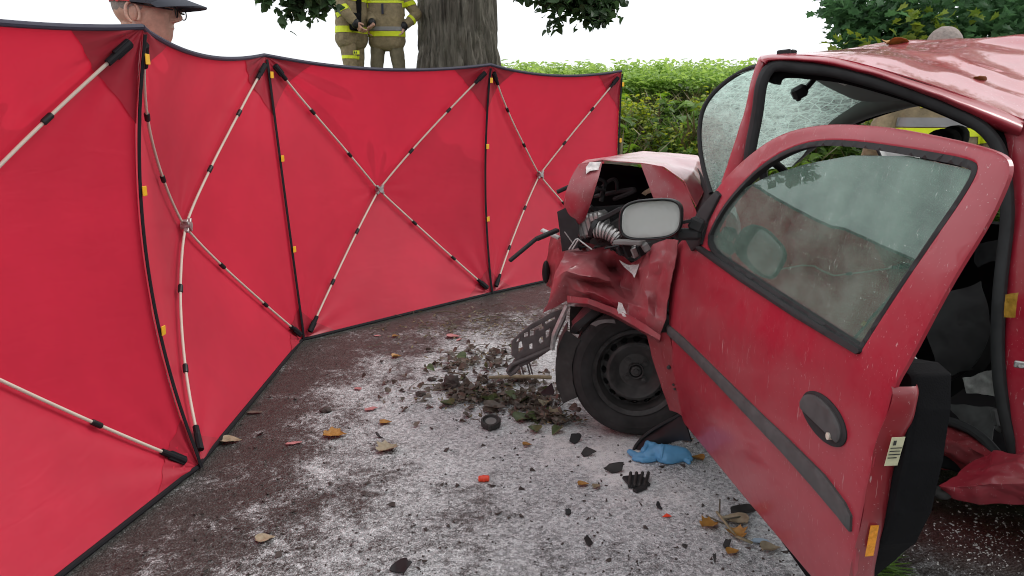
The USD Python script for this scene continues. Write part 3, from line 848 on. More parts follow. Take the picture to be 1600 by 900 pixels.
def flange_quad(name, y0, y1, n0, n1, m, out=0.004):
    k0, k1 = np.interp([y0, y1], [p[1] for p in rear], np.arange(7))
    ss = np.interp([k0, k1], np.arange(7), sz[:, 0]); zz = np.interp([k0, k1], np.arange(7), sz[:, 1])
    P = [[door(ss[i] + .016 + out, zz[i], nn) for nn in (n0, n1)] for i in (0, 1)]
    return obj(name, sheet(P, 4, 4, 1, 0, thick=.001), m, dr)
fq = flange_quad('cream_sticker', 678, 722, .012, .042, M['label'])
for y0_, y1_, a_, b_ in ((683, 690, .018, .024), (694, 695.2, .014, .040), (699, 700.2, .014, .038), (704, 705.2, .014, .040), (709, 710.2, .014, .034)):
    flange_quad('printed_line', y0_, y1_, a_, b_, M['ink'], .0055)
flange_quad('orange_reflector', 815, 862, .014, .034, M['orange'])
# mirror
mc = at(1016, 343, 2.86)
vx = np.array([1.0, 0, 0]); vn = mc - EYE; vn /= np.linalg.norm(vn)
vn = vn + np.array([0.10, 0, 0.04]); vn /= np.linalg.norm(vn)
vx = np.cross(vn, [0, 0, 1.0]); vx /= np.linalg.norm(vx); vy = np.cross(vx, vn)
def superell(a, b, e, n=48):
    t = np.arange(n) * 2 * math.pi / n
    return np.stack([a * np.sign(np.cos(t)) * np.abs(np.cos(t)) ** e, b * np.sign(np.sin(t)) * np.abs(np.sin(t)) ** e], 1)
def mmap(s, z, n):
    s, z, n = np.asarray(s), np.asarray(z), np.asarray(n)
    return mc + s[..., None] * vx + (z + 0.10 * s)[..., None] * vy + n[..., None] * vn
rings = []
for sc_, n_ in ((.90, .012), (.965, -.004), (1.0, .0), (1.03, .02), (1.0, .05), (.85, .08), (.5, .098), (.05, .102)):
    e = superell(.114 * sc_, .074 * sc_, .62)
    rings.append(mmap(e[:, 0], e[:, 1], np.full(len(e), n_)))
R_ = np.array(rings)[:, list(range(48)) + [0]]
g = grid_mesh(R_)
obj('mirror_housing', g if g.volume > 0 else trimesh.Trimesh(g.vertices, g.faces[:, ::-1], process=False), M['black'], dr, smooth=50)
e = superell(.105, .066, .62)
obj('mirror_glass', shell(Polygon(e), lambda s, z, n: mmap(s, z, np.asarray(n) + .008), .003, .03, .001), M['mirror'], dr)
a1, b1 = at(1062, 362, 2.87), at(1098, 352, 2.86)
obj('mirror_arm', cat(beam(at(1056, 366, 2.90), at(1096, 366, 2.87), .05, .042, bevel=.012), beam(at(1052, 350, 2.89), at(1080, 345, 2.87), .012, .012), beam(at(1078, 346, 2.88), at(1100, 356, 2.86), .04, .05, bevel=.01)), M['trim'], dr)

# ---- front wing
F = lambda rows: [[at(*p) for p in r] for r in rows]
wing = F([[(881, 396, 3.52), (915, 395, 3.55), (943, 388, 3.54), (966, 402, 3.44), (982, 414, 3.46), (998, 408, 3.36), (1018, 384, 3.26), (1040, 378, 3.18), (1057, 378, 3.06)],
          [(872, 420, 3.44), (890, 420, 3.30), (930, 408, 3.46), (956, 424, 3.62), (972, 428, 3.52), (992, 428, 3.32), (1012, 415, 3.20), (1034, 412, 3.15), (1050, 418, 3.05)],
          [(864, 440, 3.41), (881, 426, 3.29), (918, 436, 3.25), (950, 440, 3.33), (965, 452, 3.46), (984, 458, 3.42), (1005, 456, 3.20), (1025, 455, 3.17), (1044, 462, 3.07)],
          [(858, 460, 3.40), (882, 436, 3.32), (918, 444, 3.34), (952, 452, 3.38), (972, 464, 3.40), (988, 470, 3.30), (1008, 472, 3.16), (1022, 480, 3.17), (1040, 488, 3.08)],
          [(853, 476, 3.39), (886, 456, 3.37), (916, 459, 3.25), (954, 474, 3.23), (978, 478, 3.27), (992, 482, 3.22), (1010, 488, 3.15), (1022, 498, 3.13), (1036, 508, 3.09)],
          [(845, 492, 3.40), (887, 472, 3.40), (918, 470, 3.29), (955, 485, 3.27), (980, 497, 3.24), (994, 505, 3.20), (1008, 513, 3.16), (1019, 519, 3.14), (1031, 527, 3.12)]])
obj('front_wing', sheet(wing, 81, 110, 1, .022, 7, .003, 3, True), M['paint_dusty'], car, smooth=28)
lip = F([[(886, 462, 3.33), (918, 466, 3.255), (955, 479, 3.24), (985, 494, 3.20), (1008, 507, 3.155), (1032, 524, 3.09)],
         [(886, 473, 3.33), (918, 475, 3.25), (955, 490, 3.235), (985, 507, 3.195), (1006, 519, 3.15), (1030, 532, 3.085)],
         [(888, 478, 3.42), (918, 480, 3.34), (955, 494, 3.32), (985, 510, 3.28), (1006, 522, 3.23), (1030, 536, 3.16)]])
obj('arch_lip', sheet(lip, 14, 50, 1, .008, 14, .002, 5), M['paint_dusty'], car, smooth=40)
obj('wing_rear_post', sheet(F([[(1006, 512, 3.20), (1024, 520, 3.16), (1046, 520, 3.10)], [(1020, 560, 3.18), (1036, 565, 3.14), (1056, 570, 3.06)], [(1034, 605, 3.16), (1046, 610, 3.12), (1066, 615, 3.05)], [(1046, 640, 3.15), (1058, 645, 3.10), (1074, 655, 3.04)]]), 24, 14, 1, .012, 12, .003, 8), M['paint_inner'], car)
for a, b, r_ in ((1045, 574, .009), (1052, 601, .005), (1054, 608, .005)):
    obj('drain_hole', ellipsoid(at(a, b, 3.098 - (b - 574) * .0006), (r_, .006, r_), sub=2), M['ink'], car)
obj('bare_scuff', sheet(F([[(968, 406, 3.40), (984, 415, 3.40), (998, 412, 3.31)], [(974, 416, 3.40), (985, 421, 3.38), (995, 424, 3.285)], [(984, 424, 3.34), (989, 428, 3.30), (991, 434, 3.28)]]), 12, 12, 1, .01, 30, .001, 9), M['scuff'], car)
obj('bare_scuff', sheet(F([[(966, 472, 3.232), (972, 474, 3.222)], [(965, 485, 3.225), (978, 489, 3.212)], [(968, 493, 3.22), (982, 495, 3.205)]]), 10, 8, 1, .008, 40, .001, 3), M['scuff'], car)
# crushed bumper behind the wing
obj('front_bumper', sheet(F([[(858, 366, 3.95), (872, 364, 3.92), (890, 372, 3.8), (960, 392, 3.66)], [(853, 392, 3.92), (865, 390, 3.84), (884, 396, 3.70), (950, 402, 3.60)], [(850, 420, 3.93), (860, 420, 3.84), (876, 424, 3.68), (940, 430, 3.58)], [(852, 450, 3.96), (858, 458, 3.88), (864, 470, 3.72), (920, 470, 3.6)]]), 30, 34, 2, .03, 6, .004, 6, True), M['paint_inner'], car, smooth=50)
obj('fog_lamp_recess', ellipsoid(at(853, 425, 3.89), (.02, .02, .06), sub=2), M['black'], car)

# ---- bonnet folded up into a tent
top = F([[(903, 258, 3.60), (940, 250.5, 3.60), (1002, 257, 3.50), (1034, 262, 3.44), (1068, 285, 3.38), (1088, 322, 3.33)],
         [(917, 252, 3.75), (950, 248, 3.75), (1004, 251, 3.68), (1044, 255, 3.60), (1082, 270, 3.52), (1099, 300, 3.42)],
         [(940, 249, 3.95), (972, 241, 4.02), (1005, 236.5, 4.05), (1040, 239, 4.0), (1090, 243, 3.95), (1108, 268, 3.75)],
         [(950, 262, 4.55), (985, 258, 4.6), (1015, 256, 4.6), (1055, 257, 4.6), (1100, 260, 4.5), (1120, 280, 4.4)]])
bon = obj('bonnet', sheet(top, 50, 70, 1, .02, 5, .003, 21), M['paint_bonnet'], car, smooth=60)
obj('folded_flap', sheet(F([[(904, 257, 3.60), (922, 253, 3.605), (942, 250.5, 3.60)], [(889, 285, 3.55), (911, 284, 3.51), (933, 284, 3.51)], [(881, 318, 3.54), (901, 320, 3.49), (922, 318, 3.49)], [(884, 350, 3.58), (900, 352, 3.53), (915, 340, 3.52)]]), 36, 24, 2, .014, 6, .003, 2), M['paint_dusty'], bon)
obj('folded_flap', sheet(F([[(1001, 257, 3.50), (1018, 259, 3.47), (1034, 262, 3.44), (1068, 285, 3.38)], [(1010, 282, 3.46), (1034, 288, 3.43), (1056, 298, 3.40), (1080, 308, 3.355)], [(1021, 311, 3.43), (1046, 322, 3.40), (1068, 332, 3.37), (1090, 340, 3.32)], [(1030, 340, 3.44), (1052, 350, 3.41), (1072, 360, 3.38), (1092, 365, 3.33)]]), 36, 30, 2, .016, 7, .003, 12), M['paint_dusty'], bon)
obj('bonnet_lining', sheet(F([[(925, 258, 3.70), (1015, 262, 3.62)], [(905, 300, 3.95), (1035, 305, 3.85)], [(890, 360, 4.0), (1060, 370, 3.9)], [(880, 410, 3.95), (1060, 410, 3.8)]]), 24, 24, 2, .05, 5, .004, 31), M['dark_cloth'], car)
obj('bare_scuff', sheet(F([[(921, 254, 3.565), (931, 252.5, 3.565), (939, 253, 3.56)], [(915, 262, 3.55), (927, 259, 3.55), (936, 260, 3.545)], [(916, 272, 3.525), (922, 267, 3.53), (935, 265, 3.535)]]), 14, 14, 1, .01, 40, .0012, 5), M['scuff'], car)

# ---- engine bay
def pplate(name, pix, d0, d1, m, th=.004, h=.03, parent=None, holes=()):
    "flat plate with the given outline, its depth running from d0 at the left to d1 at the right"
    xa, xb = min(p[0] for p in pix), max(p[0] for p in pix)
    c0, c1 = at(xa, 400, d0), at(xb, 400, d1)
    ex = (c1 - c0); ex[2] = 0; ex /= np.linalg.norm(ex)
    nn = np.cross(ex, [0, 0, 1.0])
    if nn @ (EYE - c0) < 0:
        nn = -nn
    def to2(p):
        r = ray(*p); t = ((c0 - EYE) @ nn) / (r @ nn)
        q = EYE + r * t
        return ((q - c0) @ ex, q[2])
    P = smooth_poly([to2(p) for p in pix], .002)
    for hpx in holes:
        P = P.difference(smooth_poly([to2(p) for p in hpx], 0))
    f = lambda s, z, n: c0 * [1, 1, 0] + np.asarray(s)[..., None] * ex + np.asarray(z)[..., None] * np.array([0, 0, 1.0]) - np.asarray(n)[..., None] * nn
    return obj(name, shell(P, f, th, h, min(.002, th / 2)), m, parent or car)
pplate('air_guide', [(870, 331), (895, 319), (899, 344), (904, 352), (903, 388), (878, 393), (874, 360)], 3.55, 3.50, M['trim'])
pplate('air_guide', [(889, 350), (893, 342), (901, 338), (903, 326), (930, 323), (1000, 318), (1040, 340), (1050, 400), (890, 400)], 3.74, 3.60, M['black'])
ab = at(927, 350, 3.58)
Rb = frame([.80, -.35, .25])
airbox = obj('air_box', box((.13, .12, .10), ab, Rb, .012), M['metal'], car)
for k in range(6):
    obj('rib', box((.006, .124, .104), ab + Rb[:, 0] * (-.055 + k * .021), Rb, .002), M['grey'], airbox)
hs, he = at(931, 358, 3.47), at(966, 374, 3.42)
tt = np.linspace(0, 1, 80)
obj('air_hose', tube(hs + (he - hs) * tt[:, None] + np.outer(np.sin(tt * 3.1) * .012, [0, 0, 1]), .034 + .006 * np.sign(np.sin(tt * 44)) - .008 * tt, 20), M['metal'], car)
obj('hose_clip', tube([hs - (he - hs) * .14, hs + (he - hs) * .03], .043, 18), M['black'], car)
obj('strut', beam(at(926, 350, 3.5), at(972, 326, 3.42), .04, .022, bevel=.004), M['trim'], car)
obj('strut', beam(at(935, 372, 3.55), at(985, 340, 3.48), .10, .05, bevel=.01), M['liner'], car)
obj('wire_bracket', cat(tube(lin([at(889, 390, 3.45), at(901, 372, 3.45), at(925, 390, 3.42)], 12), .004, 6), tube(lin([at(894, 390, 3.44), at(904, 374, 3.44)], 4), .004, 6), tube(lin([at(882, 362, 3.5), at(895, 380, 3.5)], 4), .003, 6)), M['metal'], car)
obj('fuse_bar', cat(beam(at(962, 378, 3.33), at(1005, 379, 3.25), .05, .020, bevel=.004), beam(at(1005, 380, 3.26), at(1012, 392, 3.26), .05, .03, bevel=.006)), M['grey'], car)
for a, b, r_ in ((979, 390, .024), (990, 394, .018), (969, 392, .015), (1000, 390, .02)):
    obj('connector', cat(box((r_ * 1.6, r_ * 1.6, r_ * 2.6), at(a, b, 3.33), frame([.8, .3, .4]), .004), box((r_, r_, r_), at(a + 3, b - 8, 3.33), None, .003)), M['black'] if a != 990 else M['metal'], car)
for k in range(6):
    s_ = at(945 + 9 * k, 388 + 3 * (k % 3), 3.4)
    e_ = at(985 + 8 * k, 380 + 4 * (k % 2), 3.36)
    obj('cable', tube(spline([s_, (s_ + e_) / 2 + [0, 0, .03 * math.sin(k * 2.3)], e_], 14), .005, 6), M['black'], car)
obj('engine_block', cat(box((.5, .3, .28), at(985, 400, 3.75), frame(CF), .02), box((.3, .25, .2), at(1045, 380, 3.7), frame(CF), .02)), M['steel'], car)
obj('inner_wing', sheet(F([[(890, 398, 3.56), (960, 404, 3.55), (1000, 412, 3.45), (1056, 385, 3.2)], [(890, 420, 3.8), (960, 410, 3.8), (1010, 405, 3.75), (1060, 385, 3.5)], [(890, 520, 3.85), (960, 530, 3.85), (1010, 530, 3.8), (1080, 540, 3.5)]]), 16, 20, 1, .02, 8, .003, 3), M['liner'], car)
rg3 = np.random.default_rng(63)
for k in range(46):
    px_, py_ = rg3.uniform(886, 1010), rg3.uniform(348, 392)
    d_ = 3.66 - (py_ - 345) * .0018 + rg3.uniform(-.03, .06)
    p_ = at(px_, py_, d_)
    q_ = at(px_ + rg3.normal(0, 14), py_ + rg3.normal(0, 6), d_ + rg3.normal(0, .05))
    mk = ('trim', 'black', 'metal', 'grey', 'mid_trim', 'steel')[int(rg3.integers(6))]
    if k % 3 == 0:
        obj('bracket', beam(p_, q_, rg3.uniform(.012, .03), rg3.uniform(.004, .012), bevel=.002), M[mk], car)
    elif k % 3 == 1:
        mid_ = (p_ + q_) / 2 + rg3.normal(0, .025, 3)
        obj('hose', tube(spline([p_, mid_, q_], 14), rg3.uniform(.004, .009), 7), M[mk], car)
    else:
        s_ = rg3.uniform(.012, .03)
        obj('housing', box((s_ * 1.5, s_, s_), p_, frame(rg3.normal(0, 1, 3)), .004), M[mk], car)
for k in range(9):
    px_, py_ = rg3.uniform(930, 1015), rg3.uniform(290, 330)
    p_ = at(px_, py_, 3.72)
    obj('hose', tube(spline([p_, p_ + rg3.normal(0, .05, 3), p_ + [rg3.normal(0, .12), rg3.normal(0, .05), rg3.normal(0, .03)]], 14), rg3.uniform(.006, .012), 7), M['trim'], car)
obj('leaf_scrap', sheet(F([[(1003, 303, 3.5), (1016, 292, 3.47)], [(1008, 306, 3.5), (1018, 300, 3.47)]]), 6, 6, 1, .015, 20, .001), M['leaf_tan'], car)
# torn trim that points out past the front
obj('torn_trim', cat(beam(at(796, 408, 3.62), at(838, 373, 3.68), .022, .016, bevel=.004), beam(at(837, 374, 3.68), at(872, 359, 3.72), .034, .018, bevel=.004)), M['trim'], car)
obj('torn_trim', beam(at(846, 359, 3.80), at(874, 372, 3.78), .05, .012, bevel=.003), M['scuff'], car)

# ---- hanging lower grille
GR = [(887, 481), (862, 489), (831, 507), (812, 522), (800, 534), (800, 556), (806, 560), (797, 574), (793, 580), (797, 587), (806, 585), (813, 574), (838, 562), (866, 543), (874, 520), (884, 500)]
slots = [[(828, 516), (848, 505), (848, 510), (830, 521)], [(852, 503), (868, 494), (868, 499), (853, 508)], [(842, 513), (850, 509), (849, 515), (842, 518)], [(819, 521), (826, 518), (826, 526), (819, 528)], [(829, 519), (836, 517), (835, 524), (828, 526)],
         [(844, 527), (849, 525), (850, 534), (845, 538), (842, 533)], [(827, 538), (833, 536), (833, 546), (828, 546)], [(811, 536), (816, 532), (818, 546), (810, 552)], [(853, 517), (861, 512), (858, 526), (853, 530)], [(815, 562), (834, 553), (834, 557), (816, 566)], [(840, 551), (857, 542), (857, 546), (841, 555)], [(808, 530), (813, 527), (812, 533), (807, 536)]]
pplate('lower_grille', GR, 3.36, 3.44, M['grille'], .012, .016, holes=slots)
obj('grille_edge', tube(lin([at(812, 573, 3.36), at(798, 586, 3.35), at(793, 580, 3.35), at(799, 570, 3.36), at(835, 555, 3.385), at(866, 541, 3.42)], 30), .009, 8), M['grille'], car)
obj('grille_bracket', tube(lin([at(886, 478, 3.38), at(876, 500, 3.37), at(866, 522, 3.37), at(863, 545, 3.4)], 12), .013, 6), M['metal'], car)
for a in (812, 822, 826):
    obj('torn_tab', beam(at(a, 562, 3.40), at(a + 6, 585, 3.41), .012, .005), M['grille'], car)

# ---- wheel turned outwards
wf = at(994, 583, 3.33)
wn = EYE - wf; wn[2] *= .35; wn += [0.12, 0, 0]; wn /= np.linalg.norm(wn)
wx = np.cross([0, 0, 1.0], wn); wx /= np.linalg.norm(wx); wy = np.cross(wn, wx)
WR = np.stack([wx, wy, wn], 1)
wheel = thing('wheel', wf, parent=car)
def lathe(prof, seg=96):
    m = trimesh.creation.revolve(np.array(prof), sections=seg)
    if m.volume < 0:
        m.invert()
    return m
def put(m, R=WR, c=wf):
    T_ = np.eye(4); T_[:3, :3] = R; T_[:3, 3] = c
    return m.copy().apply_transform(T_)
tyre_prof = [(.186, -.17), (.20, -.185), (.25, -.195), (.278, -.185), (.289, -.165), (.2905, -.13), (.284, -.128), (.284, -.122), (.291, -.120), (.2915, -.085), (.285, -.083), (.285, -.077), (.2915, -.075), (.291, -.045), (.284, -.043), (.284, -.037), (.2895, -.035), (.279, -.008), (.268, .004), (.250, .010), (.247, .0125), (.243, .0105), (.225, .011), (.205, .004), (.196, -.004), (.186, -.010), (.186, -.17)]
ty = lathe(tyre_prof, 120)
obj('tyre', put(ty), M['rubber'], wheel, smooth=40)
rim_prof = [(.0, -.062), (.028, -.062), (.030, -.040), (.034, -.038), (.036, -.060), (.075, -.064), (.090, -.052), (.112, -.030), (.120, -.027), (.132, -.034), (.150, -.072), (.158, -.075), (.166, -.06), (.170, -.028), (.176, -.012), (.188, -.004), (.194, .002), (.193, -.008), (.180, -.02), (.176, -.06), (.168, -.10), (.14, -.10), (.10, -.085), (0, -.085), (0, -.062)]
rim = as_manifold(lathe(rim_prof, 96))
cyl = Manifold.cylinder(.2, .0125, .0125, 16).translate([0, 0, -.14]).scale([1, 1.35, 1])
for k in range(16):
    a = 22.5 * k
    rim = rim - cyl.translate([.143, 0, 0]).rotate([0, 0, a])
obj('rim', put(from_manifold(rim)), M['steel'], wheel, smooth=30)
obj('brake_drum', put(trimesh.creation.cylinder(.16, .06, sections=40).apply_translation([0, 0, -.15])), M['ink'], wheel)
for k in range(4):
    a = math.radians(40 + 90 * k)
    obj('wheel_bolt', put(cat(trimesh.creation.cylinder(.016, .008, sections=20).apply_translation([.052 * math.cos(a), .052 * math.sin(a), -.060]), trimesh.creation.cylinder(.0095, .02, sections=6).apply_translation([.052 * math.cos(a), .052 * math.sin(a), -.055]))), M['steel'], wheel)
obj('hub_cap', put(lathe([(0, -.028), (.012, -.028), (.014, -.034), (.022, -.036), (.025, -.05), (0, -.05), (0, -.028)], 32)), M['steel'], wheel)
# wheel arch liner: front curtain round the tyre
def arc(r0, r1, a0, a1, n0, n1, n=30):
    rows = []
    for r_, n_ in ((r0, n1), (r0, n0), (r1, n0 - .02), (r1 + .01, n1)):
        t = np.radians(np.linspace(a0, a1, n))
        rows.append(wf + r_ * np.cos(t)[:, None] * wx + r_ * np.sin(t)[:, None] * wy + n_ * wn)
    return rows
obj('arch_liner', sheet(arc(.287, .362, 150, 206, -.014, -.24), 40, 40, 1, .025, 9, .004, 5), M['liner'], car)
obj('arch_liner', sheet(arc(.31, .345, 40, 150, -.06, -.3), 30, 40, 1, .03, 9, .004, 7), M['black'], car)
obj('liner_strip', sheet(F([[(922, 507, 3.26), (938, 500, 3.25), (960, 500, 3.24)], [(930, 511, 3.25), (945, 505, 3.24), (962, 506, 3.24)]]), 6, 14, 2, .01, 20, .003, 2), M['grille'], car)
obj('torn_liner', sheet(F([[(844, 613, 3.42), (862, 598, 3.40)], [(848, 618, 3.40), (866, 616, 3.38)]]), 6, 6, 1, .01, 12, .004), M['black'], car)
# black shield that hangs down onto the road behind the wheel
sh = F([[(990, 702, 3.20), (1004, 684, 3.20), (1034, 664, 3.16), (1066, 646, 3.10)], [(1000, 703, 3.18), (1018, 690, 3.16), (1046, 676, 3.12), (1072, 664, 3.05)], [(1004, 708, 3.17), (1030, 700, 3.15), (1056, 690, 3.1), (1080, 690, 3.0)]])
obj('underbody_shield', sheet(sh, 20, 26, 2, .008, 9, .006, 4), M['black'], car)
obj('shield_edge', tube(spline([at(990, 703, 3.195), at(998, 690, 3.195), at(1012, 677, 3.18), at(1036, 662, 3.15), at(1068, 644, 3.09)], 30), .007, 8), M['trim'], car)

# ---- windscreen pillar, roof rail and roof
pl, pr = [(1187, 95, 2.96), (1178, 118, 2.97), (1166, 165, 2.99), (1150, 222, 3.01), (1128, 285, 3.03)], [(1199, 100, 2.93), (1188, 125, 2.93), (1180, 170, 2.94), (1170, 222, 2.95), (1152, 290, 2.96)]
pb_ = [(a + 10, b, c + .10) for a, b, c in pl]
obj('windscreen_pillar', sheet(F([pb_, pl, [(0.5 * (a[0] + b[0]), .5 * (a[1] + b[1]), .5 * (a[2] + b[2]) - .02) for a, b in zip(pl, pr)], pr]), 14, 40, 2, .008, 9, .004, 4), M['paint'], car)
SEAL = [(1170, 262, 2.93), (1176, 215, 2.92), (1185, 165, 2.91), (1193, 122, 2.90), (1203, 107, 2.90), (1240, 105, 2.88), (1290, 110, 2.85), (1350, 124, 2.80), (1420, 146, 2.74), (1490, 175, 2.68), (1535, 200, 2.63), (1560, 232, 2.60), (1570, 275, 2.57), (1574, 330, 2.55), (1568, 400, 2.53), (1561, 470, 2.50), (1559, 540, 2.48), (1564, 610, 2.45), (1576, 670, 2.42), (1586, 706, 2.40)]
sp_ = spline([at(*p) for p in SEAL], 120)
obj('door_seal', tube(sp_, .021, 10), M['trim'], car)
obj('door_seal', tube(spline([at(1586, 706, 2.40), at(1572, 722, 2.42), at(1550, 700, 2.47), at(1520, 674, 2.55), at(1475, 656, 2.66), at(1420, 648, 2.8)], 50), .017, 10), M['trim'], car)
obj('door_seal', tube(spline([at(a + 16, b + 7, c - .02 + .06) for a, b, c in SEAL[3:12]], 60), .026, 10), M['dark_cloth'], car)
ru = [(1186, 94, 2.96), (1212, 86, 2.95), (1290, 91, 2.88), (1350, 103, 2.84), (1410, 120, 2.79), (1480, 143, 2.73), (1540, 164, 2.68), (1600, 190, 2.62)]
rl = [(1200, 102, 2.92), (1222, 97, 2.91), (1290, 104, 2.86), (1350, 117, 2.81), (1410, 136, 2.75), (1480, 163, 2.69), (1535, 190, 2.64), (1590, 214, 2.60)]
obj('roof_rail', sheet(F([[(a, b - 1, c + .10) for a, b, c in ru], ru, [(.5 * (a[0] + b[0]), .5 * (a[1] + b[1]) - 1, min(a[2], b[2]) - .03) for a, b in zip(ru, rl)], rl, [(a, b + 3, c + .05) for a, b, c in rl]]), 24, 80, 2, .012, 8, .003, 9), M['paint'], car, smooth=60)
RF = F([[(1187, 92, 2.97), (1290, 90, 2.90), (1400, 116, 2.80), (1500, 149, 2.72), (1578, 180, 2.65), (1800, 260, 2.42), (2100, 360, 2.2)],
        [(1206, 90, 3.2), (1300, 86, 3.15), (1420, 97, 3.08), (1530, 122, 3.0), (1612, 142, 2.95), (1850, 200, 2.75), (2150, 300, 2.5)],
        [(1270, 88, 3.6), (1345, 80, 3.55), (1450, 76, 3.5), (1560, 82, 3.38), (1660, 92, 3.28), (1900, 130, 3.1), (2200, 210, 2.8)],
        [(1335, 85, 4.0), (1400, 75, 3.95), (1480, 69.5, 3.82), (1600, 64, 3.62), (1700, 58, 3.5), (1950, 75, 3.3), (2250, 130, 3.0)],
        [(1345, 112, 4.2), (1410, 104, 4.15), (1490, 100, 4.0), (1610, 96, 3.8), (1710, 92, 3.7), (1950, 120, 3.5), (2250, 190, 3.2)]])
roof = obj('roof', sheet(RF, 90, 120, 2, .05, 1.9, .004, 14, True, .2), M['paint_roof'], car, smooth=60)
hl = np.array(RF)[:, :5].copy(); hl[..., 2] -= .075; hl[0, :, 2] -= .0
obj('headliner', sheet(hl, 20, 30, 2, .02, 4, .006, 3), M['grey'], car)
obj('roof_clip', box((.05, .02, .02), at(1225, 82, 3.0), frame([.9, -.3, .1]), .004), M['trim'], car)
obj('roof_clip', box((.022, .02, .02), at(1240, 82, 3.0), frame([.9, -.3, -.2]), .004), M['trim'], car)
obj('sun_visor', sheet(F([[(1262, 116, 3.35), (1330, 122, 3.2), (1400, 142, 3.1)], [(1290, 134, 3.6), (1345, 142, 3.55), (1415, 152, 3.5)], [(1325, 152, 3.8), (1360, 160, 3.75), (1405, 158, 3.7)]]), 16, 20, 2, .01, 5, .015, 3), M['grey'], car)
obj('visor_label', sheet(F([[(1304, 125, 3.34), (1326, 131, 3.32)], [(1310, 130, 3.38), (1320, 134, 3.38)]]), 4, 4, 1, 0, thick=.002), M['scuff'], car)
obj('far_windscreen_pillar', tube(spline([at(1440, 150, 3.72), at(1390, 160, 3.85), at(1345, 174, 3.96), at(1300, 196, 4.06), at(1265, 222, 4.14), at(1230, 250, 4.2)], 40), [.045] * 40, 14), M['grey'], car)
obj('far_pillar_seal', tube(spline([at(1440, 157, 3.85), at(1390, 170, 3.95), at(1345, 186, 4.04), at(1320, 198, 4.1)], 30), .022, 10), M['dark_cloth'], car)
obj('far_roof_rail', tube(spline([at(1400, 138, 4.0), at(1450, 138, 3.9), at(1500, 150, 3.75), at(1560, 172, 3.55), at(1700, 230, 3.2), at(1900, 280, 3.0)], 30), .05, 10), M['dark_cloth'], car)
# shattered windscreen pushed out of its frame
Lp = [(1112, 302, 3.22), (1098, 252, 3.32), (1094, 205, 3.38), (1101, 168, 3.40), (1130, 132, 3.38), (1186, 104, 3.20)]
Rp = [(1235, 262, 4.12), (1262, 232, 4.10), (1290, 205, 4.06), (1318, 183, 4.02), (1345, 160, 3.96), (1345, 112, 3.86)]
rows = []
for a, b in zip(Lp, Rp):
    A_, B_ = at(*a), at(*b)
    nrm_ = np.cross(B_ - A_, [0, 0, 1.0]); nrm_ /= np.linalg.norm(nrm_)
    if nrm_ @ CF < 0: nrm_ = -nrm_
    rows.append([A_, A_ * .72 + B_ * .28 + nrm_ * .06, A_ * .4 + B_ * .6 + nrm_ * .09, B_])
obj('windscreen', sheet(rows, 70, 70, 2, .045, 5, 0, 8), M['shatter'], car, smooth=True)
obj('windscreen_edge', tube(spline([at(a - 1, b, c - .01) for a, b, c in Lp], 50), .010, 8), M['trim'], car)
obj('mirror_mount', cat(beam(at(1238, 150, 3.5), at(1260, 138, 3.5), .04, .055, bevel=.012), beam(at(1247, 150, 3.49), at(1248, 158, 3.49), .015, .02, bevel=.004), beam(at(1258, 140, 3.5), at(1272, 124, 3.5), .02, .02)), M['black'], car)
obj('scuttle', sheet(F([[(1090, 262, 3.5), (1110, 300, 3.25), (1126, 318, 3.08)], [(1098, 300, 3.45), (1106, 318, 3.22), (1115, 330, 3.08)], [(1085, 330, 3.4), (1092, 345, 3.2), (1100, 355, 3.06)]]), 14, 14, 1, .02, 12, .004, 2), M['trim'], car)
obj('dashboard', sheet([[at(1130, 335, 3.1), at(1200, 320, 3.5), at(1330, 262, 4.1)], [at(1150, 300, 3.25), at(1215, 290, 3.6), at(1320, 245, 4.05)], [at(1190, 310, 3.05), at(1260, 300, 3.4), at(1400, 255, 3.85)], [at(1190, 420, 3.0), at(1260, 400, 3.35), at(1400, 350, 3.8)]], 20, 24, 2, .02, 4, .02, 6), M['dark_cloth'], car)
# ---- seats, steering wheel, floor, far side
sc = at(1474, 222, 3.0)
def seat(off, nm):
    o = sc + off
    st = thing(nm, o * [1, 1, 0], parent=car)
    up = np.array([0, 0, 1.0]); bk = -CF
    def P(f, l, z): return o + CF * f + CL * l + up * (z - sc[2])
    hr = fuse([hullsph([(P(0, .09, 1.33), .05), (P(0, -.09, 1.33), .05), (P(.02, .1, 1.19), .05), (P(.02, -.1, 1.19), .05)])], .03, 4)
    obj('headrest', hr, M['dark_cloth'], st)
    brm = fuse([hullsph([(P(.05, .17, 1.08), .07), (P(.05, -.17, 1.08), .07), (P(.16, .22, .75), .08), (P(.16, -.22, .75), .08)]), hullsph([(P(.16, .22, .75), .08), (P(.16, -.22, .75), .08), (P(.26, .2, .48), .09), (P(.26, -.2, .48), .09)])], .04, 6)
    obj('backrest', brm, M['dark_cloth'], st)
    obj('seat_cushion', fuse([hullsph([(P(.30, .2, .42), .08), (P(.30, -.2, .42), .08), (P(.72, .2, .46), .08), (P(.72, -.2, .46), .08)])], .05, 6), M['dark_cloth'], st)
seat(np.zeros(3), 'seat'); seat(-CL * .68 + CF * .05, 'seat')
swc = at(1232, 316, 3.02)
sn = -CF * .85 + np.array([0, 0, .5]); sn /= np.linalg.norm(sn)
s1 = np.cross(sn, [0, 0, 1.0]); s1 /= np.linalg.norm(s1); s2 = np.cross(sn, s1)
th = np.linspace(0, 2 * math.pi, 49)
obj('steering_wheel', cat(tube(swc + .175 * (np.cos(th)[:, None] * s1 + np.sin(th)[:, None] * s2), .016, 10), beam(swc - s1 * .17, swc + s1 * .17, .03, .06, up=sn, bevel=.008), beam(swc, swc + s2 * .17, .03, .05, up=sn, bevel=.008)), M['black'], car)
fo = np.array([1.55, 2.62, 0])
